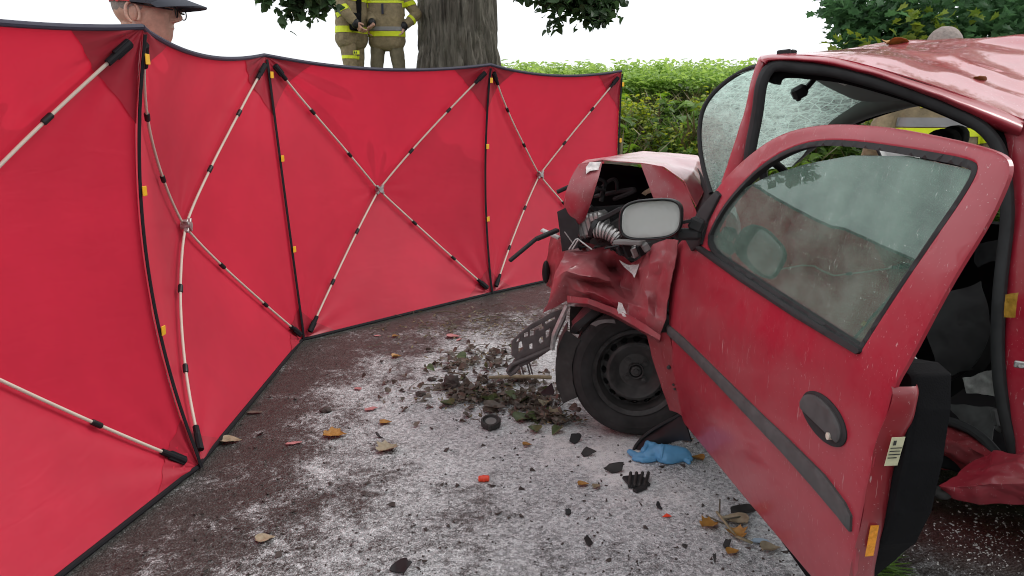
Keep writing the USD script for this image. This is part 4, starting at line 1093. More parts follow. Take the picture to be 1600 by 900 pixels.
obj('floor_pan', box((2.1, 1.35, .05), fo - CL * .65 + CF * -.2 + [0, 0, .22], frame(CF), .01), M['dark_cloth'], car)
far0, far1 = np.array([.72, 2.97, 0]) - CL * 1.52, np.array([2.55, 1.64, 0]) - CL * 1.52
obj('far_side', sheet([[far0 + [0, 0, .14], far1 + [0, 0, .14]], [far0 + [0, 0, .6] - CL * .05, far1 + [0, 0, .6] - CL * .05], [far0 + [0, 0, .93], far1 + [0, 0, .93]]], 12, 20, 2, .01, 4, .03), M['dark_cloth'], car)
# cable and scraps at the door's inner side
obj('loose_wire', tube(spline([at(1428, 558, 1.78), at(1440, 572, 1.78), at(1448, 588, 1.78)], 14), .003, 6), M['metal'], car)
obj('loose_wire', tube(spline([at(1450, 572, 1.78), at(1468, 580, 1.78), at(1484, 586, 1.78)], 14), .004, 6), M['metal'], car)
obj('seat_belt', sheet(F([[(1552, 470, 2.6), (1556, 520, 2.62)], [(1530, 560, 2.7), (1545, 570, 2.7)], [(1470, 600, 2.9), (1480, 625, 2.9)]]), 14, 6, 2, 0, 1, .003), M['trim'], car)
# grey trim and bent panels inside the door opening
for pts_, m_ in (([[(1508, 590, 2.75), (1560, 575, 2.65)], [(1512, 616, 2.72), (1562, 622, 2.6)]], 'metal'), ([[(1478, 628, 2.75), (1560, 640, 2.6)], [(1490, 650, 2.7), (1556, 668, 2.55)], [(1500, 668, 2.66), (1548, 690, 2.5)]], 'mid_trim'),
                 ([[(1440, 470, 2.85), (1530, 440, 2.8)], [(1450, 540, 2.8), (1545, 500, 2.72)], [(1470, 590, 2.8), (1540, 570, 2.72)]], 'trim'), ([[(1520, 380, 2.95), (1556, 372, 2.85)], [(1526, 420, 2.9), (1554, 410, 2.8)]], 'trim')):
    obj('loose_trim', sheet(F(pts_), 20, 24, 2, .045, 9, .004, 3), M[m_], car)
obj('buckle', cat(beam(at(1554, 640, 2.5), at(1560, 665, 2.48), .03, .014, bevel=.003), beam(at(1556, 665, 2.48), at(1566, 672, 2.47), .03, .02, bevel=.004)), M['mid_trim'], car)
# ---- rear door post, sill and quarter
def RP(px, py, d, back=0.0, up=0.0):
    return at(px, py, d) - CF * back + [0, 0, up]
bp = []
for (a, b, d), dz in zip([(1566, 190, 2.64), (1582, 262, 2.60), (1586, 330, 2.56), (1578, 420, 2.52), (1572, 520, 2.48), (1576, 620, 2.43), (1588, 700, 2.38), (1596, 760, 2.30)], range(8)):
    p = at(a, b, d)
    bp.append([p - CL * .07, p, p - CF * .06 + CL * .02, p - CF * .16 + CL * .04, p - CF * .5 + CL * .05, p - CF * 1.2 + CL * .03])
obj('door_post', sheet(bp, 50, 50, 2, .014, 7, .003, 17), M['paint'], car, smooth=50)
obj('yellow_sticker', sheet(F([[(1571, 460, 2.455), (1591, 457, 2.425)], [(1568, 496, 2.445), (1586, 496, 2.415)]]), 8, 8, 1, .006, 30, .001), M['sticker'], car)
obj('striker', cat(box((.04, .012, .022), at(1596, 570, 2.36), frame([.8, -.5, 0]), .003), tube([at(1592, 572, 2.37), at(1594, 572, 2.33), at(1606, 572, 2.33), at(1606, 572, 2.36)], .006, 8)), M['metal'], car)
obj('sill', sheet(F([[(1420, 646, 2.78), (1470, 664, 2.66), (1510, 680, 2.56), (1545, 702, 2.48), (1572, 728, 2.40)], [(1410, 668, 2.74), (1462, 688, 2.60), (1505, 704, 2.50), (1536, 718, 2.44), (1560, 742, 2.36)], [(1405, 690, 2.76), (1455, 710, 2.62), (1500, 722, 2.52), (1524, 732, 2.47), (1545, 752, 2.40)], [(1400, 712, 2.8), (1450, 730, 2.68), (1490, 742, 2.58), (1512, 748, 2.52), (1530, 760, 2.46)]]), 40, 54, 1, .035, 7, .004, 5, True), M['paint_inner'], car, smooth=25)
obj('crushed_sill', sheet(F([[(1530, 722, 2.40), (1556, 712, 2.36), (1600, 716, 2.26), (1700, 700, 2.1), (1900, 690, 1.85)], [(1496, 752, 2.33), (1536, 740, 2.28), (1600, 742, 2.18), (1720, 735, 2.0), (1950, 740, 1.75)], [(1466, 770, 2.31), (1524, 776, 2.22), (1600, 776, 2.14), (1730, 780, 1.95), (1960, 800, 1.7)], [(1480, 784, 2.33), (1530, 798, 2.27), (1600, 806, 2.2), (1730, 815, 2.0), (1960, 840, 1.76)]]), 60, 80, 1, .06, 5, .004, 12, True), M['paint'], car, smooth=25)
obj('sill_tip', ellipsoid(at(1472, 770, 2.33), (.03, .03, .02), sub=2), M['liner'], car)
# rear wheel and rear body, beyond the edge of the picture
rw = np.array([1.62, 2.45, .29]) - CF * .95
rear_w = thing('wheel', rw, parent=car)
RW = np.stack([-CF, [0, 0, 1.0], CL], 1); RW[:, 0] = np.cross(RW[:, 1], RW[:, 2])
obj('tyre', put(ty, RW, rw), M['rubber'], rear_w, smooth=40)
obj('rim', put(from_manifold(rim), RW, rw), M['steel'], rear_w, smooth=30)

# ------------------------------------------------------------------ vegetation
def leaf_mesh(kind, L, fold=0.25, droop=0.3):
    "one leaf lying along +x from its stalk, as (v, f)"
    if kind == 'linden':      # heart shape
        o = [(0, 0), (-.06, .22), (.10, .42), (.35, .46), (.65, .30), (1, 0)]
    elif kind == 'maple':
        o = [(0, 0), (-.05, .28), (.18, .24), (.28, .60), (.45, .36), (.68, .46), (.70, .22), (1, 0)]
    elif kind == 'long':
        o = [(0, 0), (.2, .12), (.5, .15), (.8, .09), (1, 0)]
    elif kind == 'grass':
        o = [(0, 0), (.0, .03), (.5, .028), (1, 0)]
    else:                      # broad
        o = [(0, 0), (.05, .20), (.28, .36), (.55, .32), (.8, .18), (1, 0)]
    o = np.array(o)
    n = len(o)
    mid = np.stack([o[:, 0], np.zeros(n)], 1)
    V = []
    for x, y in o: V.append((x, y, abs(y) * fold - droop * max(x, 0) ** 2))
    for x, y in o: V.append((x, 0, -droop * max(x, 0) ** 2))
    for x, y in o: V.append((x, -y, abs(y) * fold - droop * max(x, 0) ** 2))
    f = []
    for i in range(n - 1):
        f += [[i, i + n, i + 1], [i + 1, i + n, i + n + 1], [i + n, i + 2 * n, i + n + 1], [i + 2 * n, i + 2 * n + 1, i + n + 1]]
    V, f = np.array(V) * L, np.array(f)
    a = V[f]
    ok = np.linalg.norm(np.cross(a[:, 1] - a[:, 0], a[:, 2] - a[:, 0]), axis=1) > 1e-9
    return V, f[ok]


def rot_many(az, pitch, roll):
    ca, sa, cp, sp, cr, sr = np.cos(az), np.sin(az), np.cos(pitch), np.sin(pitch), np.cos(roll), np.sin(roll)
    X = np.stack([ca * cp, sa * cp, sp], -1)
    Y0 = np.stack([-sa, ca, 0 * az], -1)
    Z0 = np.cross(X, Y0)
    Y = Y0 * cr[:, None] + Z0 * sr[:, None]
    return np.stack([X, Y, np.cross(X, Y)], -1)


def scatter_leaves(P, kind, L, rg, pitch=(-.9, .2), roll=.6, fold=.25, droop=.3):
    V, f = leaf_mesh(kind, 1.0, fold, droop)
    n = len(P)
    R = rot_many(rg.uniform(0, 2 * math.pi, n), rg.uniform(pitch[0], pitch[1], n), rg.normal(0, roll, n))
    S = L * rg.uniform(.65, 1.25, n)
    W = np.einsum('nij,vj->nvi', R, V) * S[:, None, None] + P[:, None, :]
    F_ = f[None] + (np.arange(n) * len(V))[:, None, None]
    return trimesh.Trimesh(W.reshape(-1, 3), F_.reshape(-1, 3), process=False)


def spray(a, b, n_tw, rg, spread=.5, L=.075, kind='linden', per=26, hang=.35):
    "a limb from a to b with twigs that carry leaves"
    limb = spline([a, (np.asarray(a) + b) / 2 + rg.normal(0, .08, 3), b], 16)
    wood = [tube(limb, np.linspace(.022, .006, 16), 6)]
    pts = []
    for k in range(n_tw):
        t = rg.uniform(.15, 1)
        p = limb[int(t * 15)]
        d = rg.normal(0, 1, 3); d[2] = d[2] * .5 - hang; d /= np.linalg.norm(d)
        q = p + d * spread * rg.uniform(.4, 1)
        m = (p + q) / 2 + rg.normal(0, .04, 3)
        tw = spline([p, m, q], 8)
        wood.append(tube(tw, np.linspace(.006, .0025, 8), 4))
        pts.append(tw[rg.integers(1, 8, per)] + rg.normal(0, .045, (per, 3)))
    pts = np.vstack(pts)
    return cat(wood), scatter_leaves(pts, kind, L, rg)


# old roadside linden behind the screen
rg = np.random.default_rng(21)
tx = at(717, 100, 11.6); tz = float(terrain(tx[0], tx[1]))
tree = thing('roadside_tree', [tx[0], tx[1], tz], 'thick grey trunk of an old linden standing behind the red screen', 'tree')
nz_, na = 150, 180
zz = np.linspace(-.25, 7.5, nz_)
rows = []
for z in zz:
    th = np.linspace(0, 2 * math.pi, na + 1)
    r = .56 + .20 * math.exp(-max(z, 0) / .5) + .05 * math.exp(-abs(z - 6.5) / .8) - .012 * z
    P3 = np.stack([np.cos(th) * 7.5, np.sin(th) * 7.5, np.full(na + 1, z * 1.1)], -1)
    P3[-1] = P3[0]
    fur = np.abs(meshkit.fbm(P3 * 1.15, 3, 4) - .5) * 2
    lump = meshkit.fbm(P3 * [.25, .25, .6], 2, 9) - .5
    rr = r * (1 + .16 * lump) + .085 * np.minimum(fur * 2.4, 1) - .05
    lean = 0.018 * z
    rows.append(np.stack([tx[0] + rr * np.cos(th) - lean * .5, tx[1] + rr * np.sin(th), np.full(na + 1, tz + z)], -1))
obj('trunk', grid_mesh(np.array(rows)[:, ::-1]), M['bark'], tree, smooth=True)
limbs, leafs = [], []
hub_ = np.array([tx[0] - .05, tx[1], tz + 6.8])
big = []
for k in range(9):
    a = k * 2 * math.pi / 9 + .3
    e = hub_ + [math.cos(a) * rg.uniform(3, 4.6), math.sin(a) * rg.uniform(3, 4.6), rg.uniform(1.0, 4.5)]
    limbs.append(tube(spline([hub_ + [0, 0, rg.uniform(-1.6, .3)], (hub_ + e) / 2 + [0, 0, .5], e], 20), np.linspace(.22, .05, 20), 8))
    big.append(e)
cp = rg.normal(0, 1, (9000, 3)); cp /= np.linalg.norm(cp, axis=1, keepdims=True)
cp = cp * rg.uniform(.55, 1, (9000, 1)) ** .6 * [5.2, 5.0, 3.8] + hub_ + [0, 0, 3.0]
dens = meshkit.fbm(cp * .55, 3, 2)
cp = cp[(dens > .44) & (cp[:, 2] > tz + 4.6 + .3 * np.abs(cp[:, 1] - tx[1]))]
leafs.append(scatter_leaves(cp, 'linden', .22, rg))
limbs.append(tube(spline([hub_, hub_ + [0, 0, 3], hub_ + [.3, .2, 5.5]], 12), np.linspace(.35, .08, 12), 8))
# low boughs that hang into the view, left and right of the trunk
def bough(px0, py0, d0, px1, py1, d1, n, spread, L, per=24):
    w_, l_ = spray(at(px0, py0, d0), at(px1, py1, d1), n, rg, spread, L, 'linden', per)
    limbs.append(w_); leafs.append(l_)
bough(470, -150, 8.4, 468, 22, 8.2, 40, .34, .085, 26)
bough(520, -140, 8.5, 500, 4, 8.3, 26, .30, .085, 24)
bough(440, -140, 8.3, 432, -6, 8.1, 18, .3, .085, 20)
bough(860, -160, 8.4, 880, 14, 8.2, 40, .34, .085, 26)
bough(905, -160, 8.3, 935, 30, 8.1, 30, .24, .085, 24)
bough(835, -140, 8.5, 845, -4, 8.3, 16, .28, .085, 16)
bough(940, -160, 8.4, 952, 24, 8.2, 16, .22, .085, 16)
bough(800, -150, 8.4, 822, 4, 8.2, 12, .16, .085, 14)
bough(420, -150, 8.4, 420, -2, 8.2, 14, .16, .085, 16)
bough(820, -120, 8.5, 815, -30, 8.3, 10, .22, .085, 14)
# boughs reach back to the trunk above the picture
for px in (800, 420, 470, 520, 440, 860, 905, 940, 835, 820):
    e = at(px, -148, 8.4)
    limbs.append(tube(spline([e, (e + hub_) / 2 + [0, -.3, .6], hub_ + [0, 0, -.5]], 16), np.linspace(.02, .1, 16), 6))
obj('limbs', cat(limbs), M['twig'], tree)
obj('crown', cat(leafs), M['linden'], tree, smooth=False)

# leafy young maple behind the car roof
rg = np.random.default_rng(5)
mx0 = at(1560, 60, 8.8); mz = float(terrain(mx0[0], mx0[1]))
mt = thing('maple_tree', [mx0[0] + .6, mx0[1] + .6, mz], 'dense leafy maple behind the car roof at the right', 'tree')
mb = np.array([mx0[0] + .6, mx0[1] + .6, mz])
limbs = [tube(spline([mb + [0, 0, -.2], mb + [.1, .05, 1.6], mb + [-.1, 0, 4.2]], 20), np.linspace(.16, .07, 20), 10)]
C = []
cl = rg.normal(0, 1, (230, 3)); cl /= np.linalg.norm(cl, axis=1, keepdims=True)
cl = cl * rg.uniform(.35, 1, (230, 1)) ** .5 * [2.1, 1.5, 2.0]
cc = np.array([mb[0] + .25, mb[1] - .1, 3.55])
for c in cl:
    p = cc + c
    if p[2] < 1.7: continue
    n = rg.integers(26, 50)
    C.append(p + rg.normal(0, 1, (n, 3)) * [.26, .26, .15])
    if rg.random() < .5:
        limbs.append(tube(spline([mb + [0, 0, rg.uniform(1.2, 3.6)], (mb + [0, 0, 2.8] + p) / 2 + rg.normal(0, .1, 3), p], 8), np.linspace(.03, .006, 8), 5))
# the left fringe seen against the sky
for (px, py, r_, n) in ((1300, 8, .10, 30), (1318, 26, .12, 50), (1330, 50, .10, 40), (1345, 62, .12, 60), (1312, 60, .05, 8), (1340, 18, .16, 90), (1362, 40, .18, 120), (1390, 20, .22, 160), (1400, 55, .2, 140), (1440, 40, .25, 200), (1480, 15, .25, 200),
                        (1520, 45, .25, 200), (1570, 25, .25, 200), (1560, 60, .22, 140), (1335, 2, .12, 60), (1420, 5, .25, 160), (1600, 50, .25, 160), (1450, 70, .2, 140), (1500, 66, .2, 140), (1330, 72, .05, 12), (1310, 14, .08, 25), (1380, 68, .15, 80)):
    C.append(at(px, py, 8.3 + rg.uniform(-.5, .5)) + rg.normal(0, 1, (n, 3)) * r_ * [1, 1, .7])
C = np.vstack(C)
obj('limbs', cat(limbs), M['twig'], mt)
obj('crown', scatter_leaves(C, 'maple', .105, rg, pitch=(-.7, .4), droop=.15), M['maple'], mt, smooth=False)
Y = np.vstack([at(px, py, 7.6) + rg.normal(0, 1, (n, 3)) * [.07, .07, .06] for px, py, n in ((1428, 26, 9), (1465, 24, 8), (1478, 38, 7), (1530, 22, 8), (1415, 46, 8), (1440, 60, 10), (1350, 68, 8), (1320, 66, 8), (1452, 48, 6))])
obj('young_leaves', scatter_leaves(Y, 'maple', .095, rg, pitch=(-.5, .6)), M['maple_young'], mt, smooth=False)

# plants of the bank and of the field: prototypes scattered by instancers
UsdGeom.Scope.Define(stage, '/World/Looks/prototypes')


def instancer(name, protos, P, yaw, scale, which, label, category):
    inst = UsdGeom.PointInstancer.Define(stage, '/World/' + name)
    paths = []
    for k, (mesh, m) in enumerate(protos):
        pth = f'/World/{name}/plant_{k:03d}' if k else f'/World/{name}/plant'
        usdkit.mesh(stage, pth, mesh, m)
        paths.append(Sdf.Path(pth))
    inst.CreatePrototypesRel().SetTargets(paths)
    inst.CreateProtoIndicesAttr(Vt.IntArray.FromNumpy(np.asarray(which, np.int32)))
    inst.CreatePositionsAttr(Vt.Vec3fArray.FromNumpy(np.asarray(P, np.float32)))
    inst.CreateOrientationsAttr(Vt.QuathArray([Gf.Quath(math.cos(a / 2), 0, 0, math.sin(a / 2)) for a in yaw]))
    inst.CreateScalesAttr(Vt.Vec3fArray.FromNumpy(np.repeat(np.asarray(scale, np.float32)[:, None], 3, 1)))
    p = inst.GetPrim()
    for k, v in (('label', label), ('category', category), ('kind', 'stuff')):
        p.SetCustomDataByKey(k, v)


def weed(rg, kind, n_st, h, L, per, spread=.16):
    st, pts = [], []
    for k in range(n_st):
        b = np.r_[rg.normal(0, spread * .4, 2), 0]
        t = b + [rg.normal(0, spread), rg.normal(0, spread), h * rg.uniform(.7, 1.1)]
        c = spline([b, (b + t) / 2 + rg.normal(0, .03, 3), t], 8)
        st.append(tube(c, .003, 3, False))
        pts.append(c[rg.integers(2, 8, per)] + rg.normal(0, .03, (per, 3)))
    return cat(st + [scatter_leaves(np.vstack(pts), kind, L, rg, pitch=(-.4, .7), roll=.4)])


def grass(rg, n, h, r=.12):
    P0 = np.c_[rg.normal(0, r, (n, 2)), np.zeros(n)]
    V, f = leaf_mesh('grass', 1.0, .1, .35)
    R = rot_many(rg.uniform(0, 6.28, n), rg.uniform(.8, 1.45, n), rg.normal(0, .5, n))
    S = h * rg.uniform(.5, 1.2, n)
    W = np.einsum('nij,vj->nvi', R, V) * S[:, None, None] + P0[:, None]
    return trimesh.Trimesh(W.reshape(-1, 3), (f[None] + (np.arange(n) * len(V))[:, None, None]).reshape(-1, 3), process=False)


rg = np.random.default_rng(31)
protos = [(weed(rg, 'broad', 5, .42, .15, 7), M['weed']), (weed(rg, 'broad', 6, .5, .10, 9), M['weed']), (weed(rg, 'long', 7, .55, .10, 11), M['weed']), (weed(rg, 'maple', 4, .36, .13, 8), M['weed']),
          (weed(rg, 'broad', 5, .55, .06, 14), M['weed_yellow']), (grass(rg, 60, .45), M['weed']), (grass(rg, 34, .6), M['straw']), (weed(rg, 'broad', 4, .46, .19, 7), M['weed_bright'])]
n = 2700
X = rg.uniform(-3.5, 9.5, n); Yy = rg.uniform(7.7, 12.6, n)
edge = 7.9 + 0.10 * np.sin(X * 1.3)
keep = (Yy > edge) & ((X > .2) | (Yy > 9.4))
keep &= np.hypot(X - tx[0], Yy - tx[1]) > .9
X, Yy = X[keep], Yy[keep]
yel = meshkit.fbm(np.stack([X * .9, Yy * .9, X * 0], -1), 2, 8)
which = rg.choice([0, 1, 2, 3, 5, 6, 7], len(X), p=[.18, .20, .12, .12, .10, .10, .18])
which = np.where((yel > .46) & (Yy > 9.6) & (Yy < 11.9) & (rg.random(len(X)) < .8), 4, which)
sc_ = rg.uniform(.6, 1.15, len(X)) * np.where(Yy < 8.4, .7, 1) * np.where(Yy > 11.2, .75, 1)
instancer('roadside_weeds', protos, np.c_[X, Yy, terrain(X, Yy) - .03], rg.uniform(0, 6.28, len(X)), sc_, which, 'tangled green and yellowing weeds covering the roadside bank', 'weeds')
n = 6500
X = rg.uniform(-9, 22, n); Yy = 12.5 + 30 * rg.random(n) ** 2.2
keep = (X > -2.2) | (Yy > 16)
keep &= np.hypot(X - tx[0], Yy - tx[1]) > 1.2
X, Yy = X[keep], Yy[keep]
cp_ = [(weed(rg, 'long', 6, .62, .17, 10, .1), M['crop']), (weed(rg, 'broad', 5, .6, .10, 12, .1), M['crop']), (weed(rg, 'long', 9, .5, .10, 12, .12), M['crop'])]
instancer('field_crop', cp_, np.c_[X, Yy, terrain(X, Yy) - .03], rg.uniform(0, 6.28, len(X)), rg.uniform(.70, .86, len(X)) * np.where(X < -.3, .6, 1), rg.integers(0, 3, len(X)), 'light green field crop along the skyline above the bank', 'crop')

# wood on the other side of the road, behind the photographer
rg = np.random.default_rng(91)
n = 9000
P_ = np.c_[rg.uniform(-24, 22, n), rg.normal(-15, 1.6, n), 9.5 * rg.random(n) ** .8]
P_ = P_[meshkit.fbm(P_ * .28, 3, 4) > .42 + .02 * (P_[:, 2] - 5)]
obj('wood', scatter_leaves(P_, 'broad', .62, rg), M['linden'], None, smooth=False, label='dark green wood across the road behind the photographer', category='wood', kind='stuff')

# ------------------------------------------------------------------ people
def xf(c, yaw):
    R = np.array([[math.cos(yaw), -math.sin(yaw), 0], [math.sin(yaw), math.cos(yaw), 0], [0, 0, 1.0]])
    c = np.asarray(c, float)
    return lambda p: c + R @ np.asarray(p, float), R


def hand(wrist, d, palm_n, closed=.5, s=1.0):
    "hand with palm, four unequal fingers and a thumb, as Manifold parts; d points to the fingertips"
    d = np.asarray(d, float) / np.linalg.norm(d)
    n = np.asarray(palm_n, float); n = n - d * (n @ d); n /= np.linalg.norm(n)
    t = np.cross(d, n)
    parts = [hullsph([(wrist, .026 * s), (wrist + d * .085 * s + t * .030 * s, .013 * s), (wrist + d * .088 * s - t * .030 * s, .013 * s), (wrist + d * .03 * s + t * .028 * s, .016 * s)])]
    for k, L in enumerate((.072, .080, .075, .058)):
        b = wrist + d * .085 * s + t * (.030 - .020 * k) * s
        a1, a2 = closed * .8, closed * 1.7
        p1 = b + (d * math.cos(a1) + n * math.sin(a1)) * L * .5 * s
        p2 = p1 + (d * math.cos(a2) + n * math.sin(a2)) * L * .5 * s
        parts += chain([b, p1, p2], [.0095 * s, .0088 * s, .0075 * s])
    b = wrist + d * .02 * s + t * .03 * s
    p1 = b + (d * .6 + t * .7 + n * .2) * .04 * s
    p2 = p1 + (d * .85 + t * .2 + n * .4) * .032 * s
    return parts + chain([b, p1, p2], [.013 * s, .011 * s, .009 * s])


def head_parts(P, c, s=1.0):
    "head as Manifold parts: face towards +x of the local frame, centre c"
    q = lambda x, y, z: P(np.asarray(c) + np.array([x, y, z]) * s)
    return [hullsph([(q(-.02, 0, .03), .088 * s), (q(.035, 0, .035), .078 * s)]),
            hullsph([(q(.055, .02, .03), .05 * s), (q(.055, -.02, .03), .05 * s), (q(.060, .0, -.075), .034 * s), (q(.0, .045, -.04), .034 * s), (q(.0, -.045, -.04), .034 * s)]),
            hullsph([(q(.095, 0, .028), .012 * s), (q(.122, 0, -.012), .013 * s), (q(.095, .013, -.020), .012 * s), (q(.095, -.013, -.020), .012 * s)]),
            hullsph([(q(.088, .012, -.047), .011 * s), (q(.088, -.012, -.047), .011 * s)]),
            hullsph([(q(-.02, 0, -.02), .06 * s), (q(-.035, 0, -.16), .058 * s)])]


def firefighter(name, foot, yaw, label, H=1.8, arms=None, legs=None, parts=('jacket', 'trousers'), trouser='tan', helmet=True, front_marks=True, stripes=(), hair=False, group=None):
    P, R = xf(foot, yaw)
    k = H / 1.8
    S = lambda *p: P(np.array(p) * k)
    t = thing(name, foot, label, 'person', group)
    J = dict(hipL=(0, .10, .95), hipR=(0, -.10, .95), kneeL=(.03, .12, .51), kneeR=(.03, -.12, .51), ankL=(-.01, .13, .09), ankR=(-.01, -.13, .09),
             shL=(-.01, .20, 1.46), shR=(-.01, -.20, 1.46), elL=(-.03, .27, 1.18), elR=(-.03, -.27, 1.18), wrL=(.08, .25, .95), wrR=(.08, -.25, .95))
    J.update(arms or {}); J.update(legs or {})
    q = {n_: S(*v) for n_, v in J.items()}
    body = head_parts(P, np.array([.02, 0, 1.66]) * k, k)
    body += [hullsph([(S(0, .12, 1.40), .10 * k), (S(0, -.12, 1.40), .10 * k), (S(0, .09, 1.0), .12 * k), (S(0, -.09, 1.0), .12 * k)]), hullsph([(S(-.01, .06, 1.47), .06 * k), (S(-.01, -.06, 1.47), .06 * k), (S(-.02, 0, 1.54), .055 * k)])]
    for s_ in 'LR':
        body += chain([q['hip' + s_], q['knee' + s_], q['ank' + s_]], [.085 * k, .06 * k, .045 * k])
        body += chain([q['sh' + s_], q['el' + s_], q['wr' + s_]], [.055 * k, .042 * k, .03 * k])
        d = q['wr' + s_] - q['el' + s_]
        if 'hd' + s_ in (arms or {}):
            d = R @ np.array(arms['hd' + s_])
        body += hand(q['wr' + s_], d, R @ np.array([.3, -1 if s_ == 'L' else 1, 0.0]), .5, k * 1.05)
    obj('body', fuse(body, .03, 6), M['skin'], t, smooth=True)
    # clothing
    jk = [hullsph([(S(.0, .15, 1.42), .115 * k), (S(.0, -.15, 1.42), .115 * k), (S(.02, .11, 1.12), .135 * k), (S(.02, -.11, 1.12), .135 * k)]),
          hullsph([(S(.02, .11, 1.12), .135 * k), (S(.02, -.11, 1.12), .135 * k), (S(.01, .12, .84), .13 * k), (S(.01, -.12, .84), .13 * k)])]
    jk.append(hullsph([(S(-.01, .05, 1.50), .075 * k), (S(-.01, -.05, 1.50), .075 * k), (S(-.015, 0, 1.55), .066 * k)]))
    for s_ in 'LR':
        jk += chain([q['sh' + s_], q['el' + s_], q['el' + s_] * .25 + q['wr' + s_] * .75], [.085 * k, .070 * k, .060 * k])
    jm = fuse(jk, .028, 10)
    v = np.array(jm.vertices)
    nn = meshkit.fbm(v * [9, 9, 14], 3, 3) - .5
    jm.vertices = v + jm.vertex_normals * (.022 * nn)[:, None]
    jacket = obj('jacket', jm, M['tan'], t, smooth=True)
    solid = as_manifold(jm)
    fat = trimesh.Trimesh(jm.vertices + jm.vertex_normals * .006, jm.faces, process=False)
    fm = as_manifold(fat)
    tm = M[trouser if trouser in M else 'tan']
    tr = [hullsph([(S(0, .09, .96), .125 * k), (S(0, -.09, .96), .125 * k), (q['hipL'], .11 * k), (q['hipR'], .11 * k)])]
    for s_ in 'LR':
        tr += chain([q['hip' + s_], q['knee' + s_], q['ank' + s_]], [.115 * k, .088 * k, .08 * k])
    trm = fuse(tr, .03, 8)
    trm.vertices = trm.vertices + trm.vertex_normals * (.02 * (meshkit.fbm(np.array(trm.vertices) * [8, 8, 12], 3, 6) - .5))[:, None]
    tro = obj('trousers', trm, tm, t, smooth=True)
    fat2 = as_manifold(trimesh.Trimesh(trm.vertices + trm.vertex_normals * .006, trm.faces, process=False))
    for s_ in 'LR':
        a = q['ank' + s_]
        fw = R @ np.array([1.0, 0, 0])
        obj('boot', fuse([hullsph([(a + [0, 0, .12], .07), (a + [0, 0, -.02], .06)]), hullsph([(a + [0, 0, -.03] , .055), (a + fw * .16 + [0, 0, -.045], .045)])], .03, 4), M['black'], t, smooth=True)
    for part, ctr, nrm, wd, mt in stripes:
        src = fm if part == 'j' else fat2
        c = S(*ctr) if not isinstance(ctr, str) else None
        nv = R @ np.array(nrm[0], float); Rf = frame(nv, up=(0.01, 1, 0) if abs(nv[2]) > .9 else (0, 0, 1))
        ext = nrm[1]
        bx = as_manifold(box((wd, ext, ext), c, Rf))
        seg = src ^ bx
        seg = seg - (solid if part == 'j' else as_manifold(trm))
        if seg.num_tri():
            obj('reflective_band', from_manifold(seg), M[mt], jacket if part == 'j' else tro)
    if helmet:
        hc_ = np.array([.0, 0, 1.72]) * k
        prof = [(0, .135), (.05, .128), (.09, .10), (.115, .05), (.122, 0), (.15, -.02), (.16, -.03), (.125, -.02), (.11, -.01), (.105, .04), (.08, .09), (0, .12)]
        hm = trimesh.creation.revolve(np.array(prof) * k, sections=40)
        hm.apply_scale([1.15, 1, 1]); T_ = np.eye(4); T_[:3, :3] = R; T_[:3, 3] = P(hc_); hm.apply_transform(T_)
        if hm.volume < 0: hm.invert()
        obj('helmet', hm, M['helmet'], t)
    if hair:
        hc_ = P(np.array([.0, 0, 1.70]) * k)
        h_ = ellipsoid(hc_, np.array([.108, .094, .105]) * k, R, 4)
        h_.vertices += h_.vertex_normals * (.006 * (meshkit.fbm(np.array(h_.vertices) * 60, 2, 3) - .5))[:, None]
        obj('hair', h_, M['hair_grey'], t, smooth=True)
    return t, S, R, jacket, tro, fm, solid


Z1 = (0, 0, 1)
# two firefighters on the bank
fa = at(606, 103, 11.2); fa[2] = at(606, 71, 11.2)[2] - .80 * 1.0
ring_all = ((Z1, 1.2))
g1 = firefighter('firefighter', [fa[0], fa[1], fa[2]], -math.pi / 2, 'firefighter with hands on hips standing squarely beside the tree trunk', 1.82,
    arms=dict(elL=(-.10, .40, 1.20), elR=(-.10, -.40, 1.20), wrL=(.06, .24, 1.03), wrR=(.06, -.24, 1.03), hdL=(.25, -.2, -.9), hdR=(.25, .2, -.9)),
    legs=dict(kneeL=(.0, .15, .51), kneeR=(.0, -.15, .51), ankL=(-.01, .19, .09), ankR=(-.01, -.19, .09)), trouser='tan_dark',
    stripes=[('j', (0, 0, .93), ((0, 0, 1), .62), .065, 'hivis'), ('j', (0, 0, .995), ((0, 0, 1), .62), .05, 'silver'), ('j', (0.06, 0, 1.375), ((0, 0, 1), .5), .03, 'hivis'), ('j', (0.06, 0, 1.335), ((0, 0, 1), .5), .03, 'hivis'),
             ('j', (-.05, .33, 1.33), ((0, .35, -1), .28), .055, 'hivis'), ('j', (-.05, -.33, 1.33), ((0, -.35, -1), .28), .055, 'hivis'), ('j', (-.03, .33, 1.12), ((.5, -.6, -.6), .2), .04, 'hivis'), ('j', (-.03, -.33, 1.12), ((.5, .6, -.6), .2), .04, 'hivis')])
fb = at(547, 100, 11.0); fb[2] = at(547, 70, 11.0)[2] - .80
